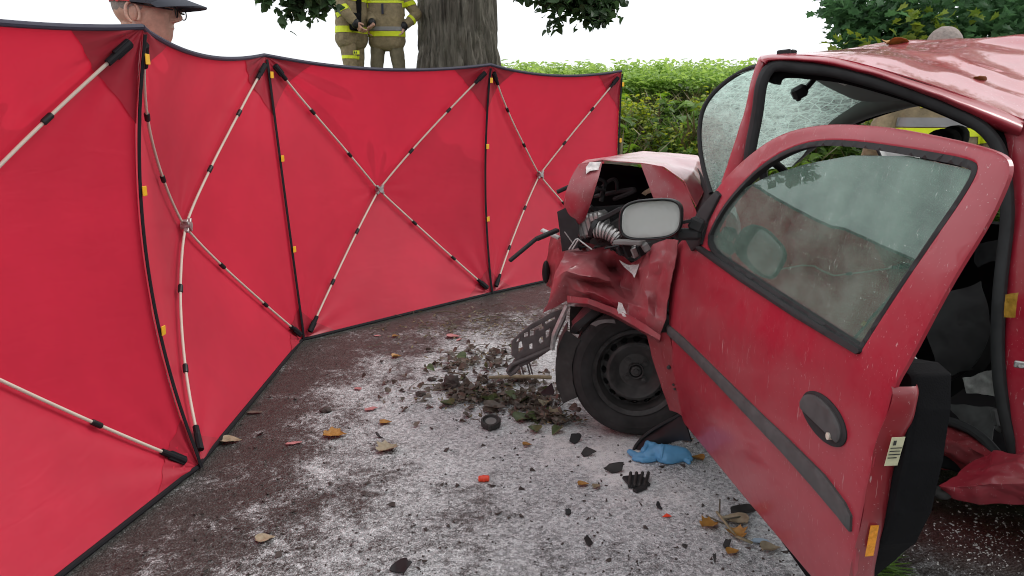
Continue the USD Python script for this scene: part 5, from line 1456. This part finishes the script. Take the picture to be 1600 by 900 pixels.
g2 = firefighter('firefighter', [fb[0] + .03, fb[1], fb[2]], -.55, 'firefighter turned sideways left of the other on the bank', 1.84,
    arms=dict(elL=(.10, .28, 1.20), elR=(.12, -.27, 1.20), wrL=(.26, .12, 1.05), wrR=(.25, -.18, 1.02)), legs=dict(kneeR=(.06, -.1, .5), kneeL=(-.02, .12, .5), ankR=(.12, -.12, .09), ankL=(-.1, .12, .09)), trouser='tan',
    stripes=[('j', (0, 0, .96), ((0, 0, 1), .62), .08, 'hivis'), ('j', (0, 0, 1.385), ((0, 0, 1), .5), .04, 'hivis'), ('j', (0, 0, 1.335), ((0, 0, 1), .5), .04, 'hivis'), ('j', (.10, -.27, 1.18), ((.5, .1, -1), .2), .07, 'hivis'), ('t', (.05, -.12, .62), ((0, 0, 1), .3), .04, 'hivis')])
# black harness and gloves on the second firefighter
P2, R2 = g2[1], g2[2]
obj('harness', cat(beam(P2(.15, .02, 1.45), P2(.17, -.04, 1.02), .07, .03), box((.10, .16, .22), P2(.17, -.10, 1.05), R2, .02), beam(P2(.16, -.1, 1.15), P2(.1, .15, .9), .06, .03)), M['dark_cloth'], Node(str(g2[0].path), g2[0].loc))
for (t_, S_, R_2, *_), pts in ((g1, ((.06, .24, 1.03), (.06, -.24, 1.03))), (g2, ((.26, .12, 1.05), (.25, -.18, 1.02)))):
    for p in pts:
        obj('glove_cuff', ellipsoid(S_(*p), (.055, .055, .065), sub=2), M['black'], t_)
# bright name patches on chest and leg
def patch_(t_, S_, R_2, c, w_, h_, txt):
    pch = obj('name_patch', box((w_, .006, h_), S_(*c), np.stack([-R_2[:, 1], -R_2[:, 0], [0, 0, 1]], 1), .001), M['hivis'], t_)
    return pch
patch_(g1[0], g1[1], g1[2], (.135, .10, 1.425), .085, .05, '')
obj('chest_badge', box((.03, .006, .13), g1[1](.17, -.02, 1.24), np.stack([-g1[2][:, 1], -g1[2][:, 0], [0, 0, 1]], 1), .001), M['navy'], g1[0])
for k in range(3):
    obj('patch_print', box((.012, .004, .028), g1[1](.141, .125 - .025 * k, 1.425), np.stack([-g1[2][:, 1], -g1[2][:, 0], [0, 0, 1]], 1)), M['ink'], g1[0])
lp = at(557, 82, 10.78)
obj('name_patch', box((.085, .006, .05), lp, frame([1, -.2, 0]), .002), M['hivis'], g2[0])
for k in range(3):
    obj('patch_print', box((.012, .004, .028), lp + [-.025 + .025 * k, -.006, 0], frame([1, -.2, 0])), M['ink'], g2[0])
# firefighter behind the car, seen from behind through the door opening
fc = at(1460, 160, 4.95)
zc = at(1436, 192, 4.95)[2]
g3 = firefighter('firefighter', [fc[0] + .02, fc[1], 0.0], math.radians(80), 'bareheaded grey haired firefighter seen from behind beyond the car', 1.93, helmet=False, hair=True, trouser='tan_dark',
    arms=dict(elL=(-.02, .30, 1.18), wrL=(.10, .32, .98), elR=(-.02, -.30, 1.18), wrR=(.10, -.28, .98)),
    stripes=[('j', (0, 0, zc / 1.93 * 1.8 - .05), ((0, 0, 1), .52), .05, 'hivis'), ('j', (0, 0, zc / 1.93 * 1.8 + .005), ((0, 0, 1), .52), .055, 'silver'), ('j', (-.12, .02, 1.50), ((0, 1, 0), .3), .03, 'hivis'), ('j', (-.12, .065, 1.50), ((0, 1, 0), .3), .03, 'silver'), ('j', (-.12, .11, 1.50), ((0, 1, 0), .3), .03, 'hivis'),
             ('j', (-.02, .30, 1.22), ((0, .2, -1), .22), .04, 'hivis'), ('j', (-.02, .30, 1.17), ((0, .2, -1), .22), .04, 'silver'), ('j', (-.02, -.30, 1.2), ((0, -.2, -1), .22), .05, 'hivis')])
# white helmet hanging from his hand side
hh = at(1391, 246, 4.55)
prof = [(0, .15), (.06, .142), (.10, .11), (.125, .05), (.13, 0), (.155, -.02), (.165, -.03), (.13, -.022), (.118, -.01), (.11, .04), (.08, .10), (0, .135)]
hm = trimesh.creation.revolve(np.array(prof), sections=48)
if hm.volume < 0: hm.invert()
hm.apply_scale([1.2, 1, 1])
T_ = np.eye(4); T_[:3, :3] = frame([.6, .3, -.7], up=(.5, -.5, .7)); T_[:3, 3] = hh; hm.apply_transform(T_)
hl_ = thing('white_helmet', hh, 'white firefighting helmet held at hip height beyond the car', 'helmet')
obj('shell', hm, M['helmet'], hl_)
obj('visor_rim', tube(np.array([hh + T_[:3, :3] @ np.array([.195 * math.cos(a), .162 * math.sin(a), -.028]) for a in np.linspace(0, 2 * math.pi, 41)]), .008, 8), M['black'], hl_)
obj('crest', beam(hh + T_[:3, :3] @ np.array([-.12, 0, .125]), hh + T_[:3, :3] @ np.array([.12, 0, .125]), .02, .02, up=T_[:3, 2]), M['helmet'], hl_)

# man in a cap who looks over the screen corner
hcen = at(229, 22, 3.56)
ks = 1.17
P, R = xf([0, 0, 0], math.radians(6))
man = thing('person', [hcen[0], hcen[1], .15], 'man in grey and red cap and glasses looking over the screen', 'person')
Q = lambda x, y, z: hcen + R @ (np.array([x, y, z]) * ks)
ft = np.array([hcen[0] - .10, hcen[1] + .14, 0]); gz0 = .15
hz = hcen[2]
body = head_parts(lambda p: hcen + R @ np.asarray(p), np.array([-.01, 0, 0]), ks)
def eyeb(y): return hullsph([(Q(.075, y, .022), .016)])
nb = Q(-.06, .01, -.22)
sh0 = np.array([nb[0] - .25, nb[1] + .10, nb[2] - .06])
body += [hullsph([(Q(-.03, 0, -.12), .062), (nb + [-.04, .02, 0], .075)]), hullsph([(sh0 + [.0, .17, -.03], .085), (sh0 + [0, -.13, -.03], .085), (sh0 + [0, .12, -.45], .12), (sh0 + [0, -.10, -.45], .12)]),
         hullsph([(sh0 + [0, .12, -.45], .12), (sh0 + [0, -.10, -.45], .12), (sh0 + [0, .1, -.66], .12), (sh0 + [0, -.08, -.66], .12)])]
for s_ in (1, -1):
    hp = sh0 + [0, .01 + s_ * .10, -.62]
    kn, an = np.array([hp[0] + .02, hp[1], .15 + .50]), np.array([hp[0] - .01, hp[1], .15 + .09])
    body += chain([hp, kn, an], [.105, .075, .065]) + [hullsph([(an + [0, 0, -.03], .05), (an + [.17, 0, -.045], .04)])]
    el, wr = sh0 + [-.06, .02 + s_ * .25, -.33], sh0 + [-.05, .02 + s_ * .24, -.60]
    body += chain([sh0 + [0, .02 + s_ * .17, -.03], el, wr], [.075, .06, .042]) + hand(wr, wr - el, np.array([0, -s_, .2]), .5, 1.0)
obj('body', fuse(body, .02, 6), M['skin'], man, smooth=True)
# clothing: navy jacket with a stand-up collar, trousers
cl_ = [hullsph([(sh0 + [.0, .17, -.03], .105), (sh0 + [0, -.13, -.03], .10), (sh0 + [0, .12, -.45], .14), (sh0 + [0, -.10, -.45], .13)]), hullsph([(sh0 + [0, .12, -.45], .14), (sh0 + [0, -.10, -.45], .13), (sh0 + [0, .1, -.70], .14), (sh0 + [0, -.08, -.70], .13)])]
for s_ in (1, -1):
    cl_ += chain([sh0 + [0, .02 + s_ * .17, -.03], sh0 + [-.06, .02 + s_ * .25, -.33], sh0 + [-.05, .02 + s_ * .24, -.55]], [.09, .075, .06])
obj('jacket', fuse(cl_, .035, 8), M['navy'], man, smooth=True)
obj('collar', fuse([hullsph([(Q(-.115, .04, -.150), .022), (Q(-.125, -.03, -.155), .02), (Q(-.10, -.05, -.24), .05), (Q(-.10, .05, -.24), .05)])], .02, 3), M['navy'], man, smooth=True)
tr_m = []
for s_ in (1, -1):
    hp = sh0 + [0, .01 + s_ * .10, -.62]
    tr_m += chain([hp, np.array([hp[0] + .02, hp[1], .65]), np.array([hp[0] - .01, hp[1], .22])], [.13, .095, .08])
obj('trousers', fuse(tr_m, .04, 6), M['dark_cloth'], man, smooth=True)
# ears, eyes, glasses
for s_ in (1, -1):
    ec = Q(-.018, s_ * .083, -.004)
    ring_ = np.array([ec + R @ (np.array([.021 * math.cos(a) - .004 * math.sin(a), s_ * (.010 + .008 * math.cos(a + 2.6)), .036 * math.sin(a)]) * ks) for a in np.linspace(-.9, 4.4, 24)])
    obj('ear', cat(ellipsoid(ec, (.019, .009, .033), R, 3), tube(ring_, .0062, 8)), M['skin'], man, smooth=True)
    obj('eye', ellipsoid(Q(.082, s_ * .032, .022), (.013, .012, .012), sub=2), M['helmet'], man)
    obj('glasses', cat(tube([Q(-.02, s_ * .092, .030), Q(.03, s_ * .089, .022), Q(.115, s_ * .068, .008)], .0038, 8),
        tube([Q(.118 + .004 * math.cos(a), s_ * (.040 + .027 * math.cos(a)), .004 + .020 * math.sin(a)) for a in np.linspace(0, 2 * math.pi, 25)], .0026, 6), tube([Q(.122, 0, .01), Q(.120, s_ * .014, .008)], .0025, 6)), M['black'], man)
obj('hair', trimesh.Trimesh(*(lambda m: (m.vertices, m.faces))(ellipsoid(Q(-.024, 0, .036), np.array([.0935, .0895, .086]) * ks, R, 4)), process=False), M['hair_grey'], man, smooth=True)
# cap: dome with a red back, grey front and visor
dome_ = trimesh.creation.icosphere(4); dv = dome_.vertices.copy()
dome_.update_faces((dv[dome_.faces].mean(1)[:, 2] > -.15)); dome_.remove_unreferenced_vertices()
dome_.apply_scale(np.array([.118, .102, .105]) * ks)
T_ = np.eye(4); T_[:3, :3] = R @ frame([math.cos(.10), 0, -math.sin(.10)], up=(0, 0, 1)); T_[:3, 3] = Q(-.005, 0, .044)
dome_.apply_transform(T_)
fcx = (dome_.triangles_center - Q(-.005, 0, .062)) @ (R[:, 0])
cap = thing('cap', Q(0, 0, .1), parent=man)
bk = dome_.copy(); bk.update_faces(fcx < -.02); bk.remove_unreferenced_vertices()
fr = dome_.copy(); fr.update_faces(fcx >= -.02); fr.remove_unreferenced_vertices()
obj('crown_back', bk, M['cap_red'], cap, smooth=True)
obj('crown_front', fr, M['cap_grey'], cap, smooth=True)
vis = []
for u in np.linspace(0, 1, 10):
    row = []
    for v_ in np.linspace(-1, 1, 21):
        wv = .088 * math.sin(v_ * 1.45)
        ln = .085 + .098 * u * math.cos(v_ * 1.35) + .012 * (1 - abs(v_))
        row.append(Q(ln - .055 * abs(v_) ** 2 * 1.1 + .02, wv, .056 - .030 * v_ ** 2 - .036 * u * math.cos(v_ * 1.2)))
    vis.append(row)
obj('visor', grid_mesh(vis, -.007), M['cap_grey'], cap, smooth=40)

# ------------------------------------------------------------------ debris on the road
rg = np.random.default_rng(77)


def crumpled_leaf(c, L, yaw, curl, rg, kind='linden', wid=1.0):
    o = {'linden': [(0, 0), (-.04, .25), (.12, .42), (.4, .44), (.7, .26), (1, 0)], 'maple': [(0, 0), (-.05, .3), (.2, .25), (.3, .6), (.47, .34), (.7, .45), (.72, .2), (1, 0)], 'strip': [(0, 0), (.1, .16), (.5, .2), (.85, .14), (1, 0)]}[kind]
    o = np.array(o) * [1, wid]
    xs = np.interp(np.linspace(0, 1, 12), np.linspace(0, 1, len(o)), o[:, 0]); ys_ = np.interp(np.linspace(0, 1, 12), np.linspace(0, 1, len(o)), o[:, 1])
    rows = []
    for t in np.linspace(-1, 1, 9):
        y = ys_ * t
        z = curl * (np.abs(y) * 1.3 + .7 * (xs - .5) ** 2) + .10 * (meshkit.fbm(np.stack([xs * 4, y * 4 + 30 * rg.random(), 0 * y], -1), 2, int(rg.integers(99))) - .5)
        rows.append(np.stack([xs - .5, y, z], -1))
    Pm = np.array(rows) * L
    Pm[..., 2] -= Pm[..., 2].min()
    ca, sa = math.cos(yaw), math.sin(yaw)
    Rz = np.array([[ca, -sa, 0], [sa, ca, 0], [0, 0, 1]])
    return grid_mesh(Pm @ Rz.T + c, .0012)


def leaf_at(px, py, L, yaw, curl, m, kind, name, label, cat_='leaf', group=None, wid=1.0):
    c = gz(px, py, .004)
    return obj(name, crumpled_leaf(c, L * .78, yaw, curl, rg, kind, wid), M[m], None, smooth=True, label=label, category=cat_, group=group, pivot=c)


leaf_at(362, 690, .11, .2, .35, 'leaf_tan', 'linden', 'dry_leaf', 'pale tan dry leaf lying beside the nearest screen post')
leaf_at(398, 645, .10, .1, .1, 'leaf_dry', 'strip', 'dry_leaf', 'thin brown leaf by the lower hem of the second panel')
leaf_at(459, 693, .09, .3, .1, 'chip_pink', 'strip', 'paint_flake', 'long pink paint flake right of the tan leaf', 'paint flake')
leaf_at(580, 640, .09, .6, .25, 'chip_pink', 'strip', 'paint_flake', 'curled pink paint flake at the edge of the white powder', 'paint flake', wid=1.4)
leaf_at(559, 608, .06, 2.6, .3, 'chip_pink', 'strip', 'paint_flake', 'small pink paint flake where dark ground meets powder', 'paint flake', wid=1.6)
leaf_at(709, 527, .11, .2, .3, 'chip_pink', 'linden', 'paint_flake', 'large red pink flake farthest back near the leaf litter', 'paint flake')
leaf_at(718, 531, .08, 1.1, .2, 'chip_pink', 'strip', 'paint_flake', 'pink flake lying against the large red pink flake', 'paint flake')
leaf_at(590, 525, .06, .2, .2, 'chip_pink', 'strip', 'paint_flake', 'tiny pink flake on the dark ground by the screen hem', 'paint flake')
leaf_at(619, 526, .055, .5, .5, 'leaf_orange', 'linden', 'yellow_leaf', 'small bright yellow leaf on the dark ground')
leaf_at(620, 558, .07, .5, .6, 'leaf_orange', 'linden', 'yellow_leaf', 'curled orange leaf standing on the dark ground', )
leaf_at(524, 681, .13, .15, .3, 'leaf_orange', 'maple', 'yellow_leaf', 'ragged yellow leaf pair on grey powder left of centre')
leaf_at(607, 702, .13, .9, .4, 'leaf_tan', 'maple', 'dry_leaf', 'crumpled tan leaf on speckled powder, largest in the open')
leaf_at(603, 661, .07, .2, .3, 'leaf_orange', 'linden', 'yellow_leaf', 'orange leaf just behind the ragged yellow pair')
leaf_at(415, 842, .08, .4, .2, 'leaf_tan', 'linden', 'dry_leaf', 'faded leaf on the dark wet ground at lower left')
leaf_at(824, 696, .05, .2, .5, 'leaf_orange', 'linden', 'yellow_leaf', 'orange leaf in front of the green leaves')
leaf_at(912, 758, .055, .3, .5, 'leaf_orange', 'linden', 'yellow_leaf', 'orange leaf on white powder, left one of a pair')
leaf_at(933, 761, .05, .9, .5, 'leaf_tan', 'linden', 'dry_leaf', 'tan leaf on white powder, right one of a pair')
leaf_at(1089, 718, .07, 2.4, .6, 'leaf_orange', 'linden', 'yellow_leaf', 'orange leaf at the end of the blue glove')
leaf_at(1075, 687, .07, .2, .3, 'leaf_orange', 'maple', 'yellow_leaf', 'orange leaf behind the blue glove under the door')
leaf_at(1110, 822, .09, .4, .5, 'leaf_orange', 'maple', 'yellow_leaf', 'torn orange leaf left in the twig bundle')
leaf_at(1148, 834, .10, 1.9, .5, 'leaf_orange', 'maple', 'yellow_leaf', 'torn orange leaf right in the twig bundle')
leaf_at(1146, 864, .06, .5, .5, 'leaf_orange', 'linden', 'yellow_leaf', 'single orange leaf in front of the twig bundle')
leaf_at(1163, 799, .14, .3, .25, 'liner', 'strip', 'plastic_scrap', 'dusty grey plastic scrap above the twig bundle', 'scrap', wid=1.5)
leaf_at(1146, 816, .12, 2.6, .4, 'leaf_tan', 'linden', 'dry_leaf', 'dust covered pale leaf above the twig bundle')
leaf_at(697, 633, .10, 2.5, .6, 'leaf_green', 'linden', 'green_leaf', 'folded green leaf at the left of the litter heap')
leaf_at(822, 655, .15, .7, .4, 'leaf_green', 'linden', 'green_leaf', 'broad green leaf at the right of the litter heap')
leaf_at(834, 672, .10, 1.9, .5, 'leaf_green', 'linden', 'green_leaf', 'green leaf hanging over the front of the litter heap')
leaf_at(775, 640, .14, .1, .5, 'leaf_dry', 'linden', 'dry_leaf', 'grey brown curled leaf at the front of the litter heap')
leaf_at(815, 628, .13, 1.2, .7, 'leaf_green', 'linden', 'green_leaf', 'green leaf standing upright in the litter heap')
leaf_at(852, 634, .10, 1.3, .8, 'leaf_tan', 'linden', 'dry_leaf', 'beige leaf leaning on the black wheel arch liner')
leaf_at(868, 652, .12, .2, .6, 'leaf_tan', 'maple', 'dry_leaf', 'pinkish beige leaf under the black wheel arch liner')
leaf_at(845, 652, .11, 2.2, .6, 'leaf_dry', 'maple', 'dry_leaf', 'brown leaf between the green leaves and the liner')
leaf_at(880, 662, .12, .7, .5, 'leaf_dry', 'maple', 'dry_leaf', 'brown leaf in front of the tyre')
leaf_at(1205, 860, .085, .3, .5, 'leaf_tan', 'linden', 'dry_leaf', 'pale yellow leaf by the lower edge of the door')
leaf_at(1188, 848, .08, 2.9, .25, 'pale_blue', 'strip', 'plastic_scrap', 'scrap of pale blue plastic by the lower door edge', 'scrap', wid=1.4)

for px, py, d, L, lab in ((1530, 127, 2.94, .07, 'orange leaf lying on the buckled red car roof at the right'), (1404, 72, 3.78, .13, 'yellowed leaf on the far ridge of the car roof')):
    c = at(px, py, d)
    obj('yellow_leaf', crumpled_leaf(c, L, .3, .4, rg, 'linden'), M['leaf_orange'], None, smooth=True, label=lab, category='leaf', pivot=c)
# brown clods and plastic fragments
def clod(px, py, r, m, name, label, cat_, sq=(1, 1, .6), ns=14):
    c = gz(px, py, r * sq[2] * .5)
    e = ellipsoid([0, 0, 0], (r, r * .8, r * sq[2]), None, 3)
    e.vertices *= 1 + .8 * (meshkit.fbm(np.array(e.vertices) * (2.2 / r) + rg.uniform(0, 50, 3), 2, 2) - .5)[:, None]
    return obj(name, e.apply_translation(c), M[m], None, smooth=40, label=label, category=cat_, pivot=c)


clod(658, 616, .028, 'mud', 'mud_clod', 'dark brown clod apart from the heap, farther left', 'clod')
clod(705, 600, .05, 'mud', 'mud_clod', 'largest brown clod at the left of the litter heap', 'clod', (1, 1, .9))
clod(674, 593, .022, 'mud', 'mud_clod', 'small clod behind the largest brown clod', 'clod')
clod(508, 641, .03, 'mud', 'mud_clod', 'flat dark clod lying on powder left of the pink flakes', 'clod', (1.4, 1, .5))
for k, (px, py, lab) in enumerate(((900, 687, 'crumpled black plastic piece in front of the tyre'), (921, 708, 'grey plastic fragment on the whitest powder'), (961, 732, 'grey curved fragment nearest the blue glove'), (1031, 789, 'dark angular fragment in the open powder'), (888, 799, 'small dark chip left of the angular fragment'),
                                   (920, 845, 'flat dark fragment at the bottom of the picture'), (628, 888, 'black fragment at the lower picture edge'), (1136, 850, 'dark fragment in front of the twig bundle'), (1071, 850, 'grey fragment left of the twig bundle'), (1115, 873, 'flat dark fragment near the door corner'), (592, 680, 'dark plastic splinter beside the ragged yellow leaves'))):
    s_ = (.055, .05, .06, .028, .022, .035, .06, .028, .02, .03, .03)[k]
    c = gz(px, py, .01)
    base = Polygon([(s_ * math.cos(a) * rg.uniform(.5, 1), .6 * s_ * math.sin(a) * rg.uniform(.5, 1)) for a in np.sort(rg.uniform(0, 6.28, 6))]).convex_hull.difference(Point(s_ * .6, s_ * .3).buffer(s_ * .35, 2)).buffer(0)
    base = max(getattr(base, 'geoms', [base]), key=lambda g_: g_.area)
    yaw, tilt = rg.uniform(0, 3), rg.uniform(.1, .4)
    Rt = np.array([[math.cos(yaw), -math.sin(yaw), 0], [math.sin(yaw), math.cos(yaw), 0], [0, 0, 1]]) @ np.array([[1, 0, 0], [0, math.cos(tilt), -math.sin(tilt)], [0, math.sin(tilt), math.cos(tilt)]])
    def fmap(s, z, n): 
        p = np.stack([s, z, .25 * s_ * np.sin(np.asarray(s) / s_ * 3) - n], -1)
        return p @ Rt.T + c
    mfrag = shell(base, fmap, .006, .012, .001)
    mfrag.apply_translation([0, 0, .001 - mfrag.bounds[0][2]])
    obj('plastic_fragment', mfrag, M['trim' if k in (0, 3, 4, 6) else 'liner'], None, label=lab, category='fragment', pivot=c)
# ridged piece of rubber
rp = gz(994, 755, .0)
piece = thing('rubber_piece', rp, 'ridged dark rubber piece lying on the whitest powder', 'rubber piece')
for k in range(4):
    obj('ridge', beam(rp + [-.035 + .02 * k, -.05, .012], rp + [-.015 + .024 * k, .05, .02], .012, .02, bevel=.004), M['liner'], piece)
obj('base', box((.085, .09, .014), rp + [0, 0, .009], frame([.95, .25, 0]), .004), M['trim'], piece)
obj('foot', beam(rp + [-.02, -.08, .006], rp + [.03, -.05, .012], .025, .014, bevel=.004), M['trim'], piece)
# round cap with a rim
cp0 = gz(767, 668, 0)
cap_ = thing('round_cap', cp0, 'round dark plastic cap lying in front of the litter heap', 'cap')
Rt = frame([1, .1, .05], up=(.0, -.25, 1))
T_ = np.eye(4); T_[:3, :3] = Rt; T_[:3, 3] = cp0 + [0, 0, .028]
obj('disc', lathe([(0, .004), (.034, .004), (.037, .012), (.044, .013), (.047, .008), (.046, -.014), (.04, -.016), (0, -.014), (0, .004)], 48).apply_transform(T_), M['liner'], cap_)
obj('clip', box((.016, .012, .03), cp0 + [-.004, -.045, .014], None, .003), M['liner'], cap_)
obj('dust_film', lathe([(0, .006), (.026, .006), (.026, .0045), (0, .0045), (0, .006)], 32).apply_transform(T_), M['grey'], cap_)
# red plug
rp2 = gz(756, 748, .012)
plug = thing('red_plug', rp2, 'small bright red orange plastic plug lying on grey powder', 'plug')
obj('barrel', tube([rp2 + [-.022, 0, 0], rp2 + [-.018, 0, 0], rp2 + [.018, .004, 0], rp2 + [.022, .004, 0]], [.009, .0125, .0125, .009], 14), M['red_plastic'], plug)
obj('collar', tube([rp2 + [-.004, .001, 0], rp2 + [.004, .002, 0]], .0145, 14), M['red_plastic'], plug)
c = gz(1041, 806, .006)
obj('red_splinter', shell(Polygon([(-.016, -.01), (.018, -.006), (.004, .014)]), lambda s, z, n: np.stack([s, z, .004 - n], -1) + c, .004, .01, .001), M['red_plastic'], None, label='tiny red plastic splinter in the open powder', category='splinter', pivot=c)
# sticks and twigs
s0, s1_ = gz(764, 590, .03), gz(862, 590, .05)
obj('stick', tube(spline([s0, (s0 + s1_) / 2 + [0, 0, .006], s1_], 20), np.linspace(.009, .011, 20), 8), M['stick'], None, label='straight pale stick pointing under the front of the car', category='stick', pivot=s0)
for a, b, lab in (((738, 500), (788, 496), 'thin dark twig beside the screen base'), ((680, 489), (716, 491), 'thin dark twig nearest the third screen post'), ((700, 582), (735, 598), 'bent twig behind the largest brown clod')):
    p, q = gz(*a, .006), gz(*b, .012)
    obj('twig', tube(spline([p, (p + q) / 2 + [.01, .02, .01], q], 12), np.linspace(.005, .003, 12), 6), M['twig'], None, label=lab, category='twig', pivot=p)
tb = gz(1135, 822, .01)
tw = thing('twig_bundle', tb, 'bundle of pale twigs with torn leaves near the door', 'twig')
for k, (a, b) in enumerate((((1120, 800), (1150, 838)), ((1150, 838), (1175, 848)), ((1125, 780), (1124, 806)), ((1104, 806), (1130, 818)), ((1128, 812), (1165, 806)))):
    obj('twig', tube(spline([gz(*a, .012 if k != 2 else .05), (gz(*a, .02) + gz(*b, .02)) / 2, gz(*b, .01)], 10), .005 if k < 2 else .003, 6), M['stick' if k < 2 else 'twig'], tw)
# grass tuft under the door corner
g0 = gz(1372, 890, 0)
tuft = grass(rg, 70, .16, .035)
tuft.apply_transform(trimesh.transformations.rotation_matrix(1.15, [0, 1, 0])); tuft.apply_translation(g0 + [-.03, 0, .03])
tuft.vertices[:, 2] = np.abs(tuft.vertices[:, 2]) * .5 + .003
obj('grass_tuft', tuft, M['weed'], None, smooth=False, label='torn tuft of grass on the road under the door corner', category='grass', pivot=g0)
# blue glove
gl0 = gz(1030, 712, 0)
def GP(px, py, z): return gz(px, py, z)
parts = [hullsph([(GP(1032, 706, .035), .036), (GP(1068, 710, .025), .030), (GP(1040, 716, .02), .03)]), hullsph([(GP(1068, 710, .022), .030), (GP(1076, 716, .012), .018)]),
         hullsph([(GP(1030, 706, .03), .034), (GP(1012, 712, .022), .022), (GP(1020, 698, .04), .022)])] + chain([GP(1014, 712, .02), GP(996, 714, .016), GP(984, 706, .02)], [.020, .014, .010]) + \
        chain([GP(1022, 700, .04), GP(1012, 694, .05), GP(1006, 704, .04)], [.018, .014, .011]) + chain([GP(1020, 716, .015), GP(1004, 720, .012), GP(992, 716, .012)], [.016, .012, .010]) + chain([GP(1070, 716, .014), GP(1076, 722, .010)], [.014, .010])
gm = fuse(parts, .008, 8)
v = np.array(gm.vertices)
gm.vertices = v + gm.vertex_normals * (.016 * (meshkit.fbm(v * [24, 24, 30], 3, 6) - .5))[:, None]
gm.vertices[:, 2] = np.maximum(gm.vertices[:, 2], .004)
glv = thing('blue_glove', gl0, 'crumpled light blue glove on the road under the door', 'glove')
obj('hand_part', gm, M['glove'], glv, smooth=True)
t = np.linspace(0, 2 * math.pi, 30)
gc = GP(1036, 710, .03)
obj('cuff_roll', tube(np.stack([gc[0] + .012 * np.cos(t), gc[1] + .03 * np.cos(t) , gc[2] + .034 * np.sin(t)], 1), .006, 8), M['glove'], glv)
# the heap of wet leaves and the crumbs: too many to count
def litter(n, kind, L, spots, m_, name, label, cat_, hz=.03):
    P_ = []
    for px, py, sx, sy, w_ in spots:
        k = max(1, int(n * w_))
        c = gz(px, py)
        P_.append(np.c_[c[0] + rg.normal(0, sx, k), c[1] + rg.normal(0, sy, k), np.abs(rg.normal(0, hz, k)) + .006])
    P_ = np.vstack(P_)
    m0 = scatter_leaves(P_, kind, L, rg, pitch=(-.5, .6), roll=.7, fold=.5, droop=.4)
    m0.vertices[:, 2] = np.maximum(m0.vertices[:, 2], .003)
    obj(name, m0, M[m_], None, smooth=False, label=label, category=cat_, kind='stuff')
heap = [(770, 610, .22, .16, .34), (735, 620, .08, .06, .16), (815, 630, .10, .07, .22), (765, 560, .16, .12, .16), (860, 655, .08, .05, .12), (715, 570, .08, .06, .06)]
litter(640, 'linden', .038, heap, 'leaf_dry', 'leaf_litter', 'wet brown leaf heap on the road before the wrecked car front', 'leaf litter', .009)
litter(26, 'linden', .055, heap, 'leaf_green', 'green_leaf_litter', 'small green leaves mixed into the brown litter', 'leaf litter', .014)
far = [(740, 505, .3, .25, .5), (690, 520, .3, .2, .2), (800, 500, .3, .3, .3)]
litter(260, 'long', .03, heap + far, 'straw', 'straw_crumbs', 'straw and stalk crumbs scattered around the leaf heap', 'crumbs', .006)
tws = []
for px, py, sx, sy, w_ in heap + far:
    for k in range(int(110 * w_)):
        c = gz(px, py) + [rg.normal(0, sx * 1.1), rg.normal(0, sy * 1.1), rg.uniform(.004, .03)]
        a_ = rg.uniform(0, 6.28); L_ = rg.uniform(.03, .13)
        d_ = np.array([math.cos(a_), math.sin(a_), rg.normal(0, .12)]) * L_ / 2
        tws.append(tube(spline([c - d_, c + rg.normal(0, .008, 3), c + d_], 5), [.0028, .0026, .0024, .002, .0014], 4))
tws = cat(tws); tws.vertices[:, 2] = np.maximum(tws.vertices[:, 2], .002)
obj('twig_litter', tws, M['twig'], None, smooth=False, label='thin dark twigs strewn through and behind the leaf heap', category='twigs', kind='stuff')
cr = []
for k in range(1500):
    px, py = rg.uniform(150, 1280), 470 + 430 * rg.random() ** .7
    if k < 420: px, py = rg.normal(1540, 60), rg.normal(840, 30)
    p = gz(px, py)
    if p[0] < -1.25 and p[1] < 3.2: continue
    s_ = (rg.uniform(.003, .008) if k >= 420 else rg.uniform(.002, .0045)) * (1 if rg.random() < .9 else 1.8)
    b_ = trimesh.convex.convex_hull(rg.normal(0, s_ * .6, (7, 3)) * [1, 1, .6])
    cr.append((b_, p, s_))
for nm, lo, hi, m_, lab, ct in (('dark_crumbs', 420, 1500, 'mud', 'dark dirt crumbs strewn over the powdered road', 'crumbs'), ('glass_crumbs', 0, 420, 'chip_white', 'pale glass crumbs strewn below the crushed sill', 'crumbs')):
    out = [b_.copy().apply_translation(p + [0, 0, s_ * .4]) for b_, p, s_ in cr[lo:hi]]
    obj(nm, cat(out), M[m_], None, smooth=False, label=lab, category=ct, kind='stuff')
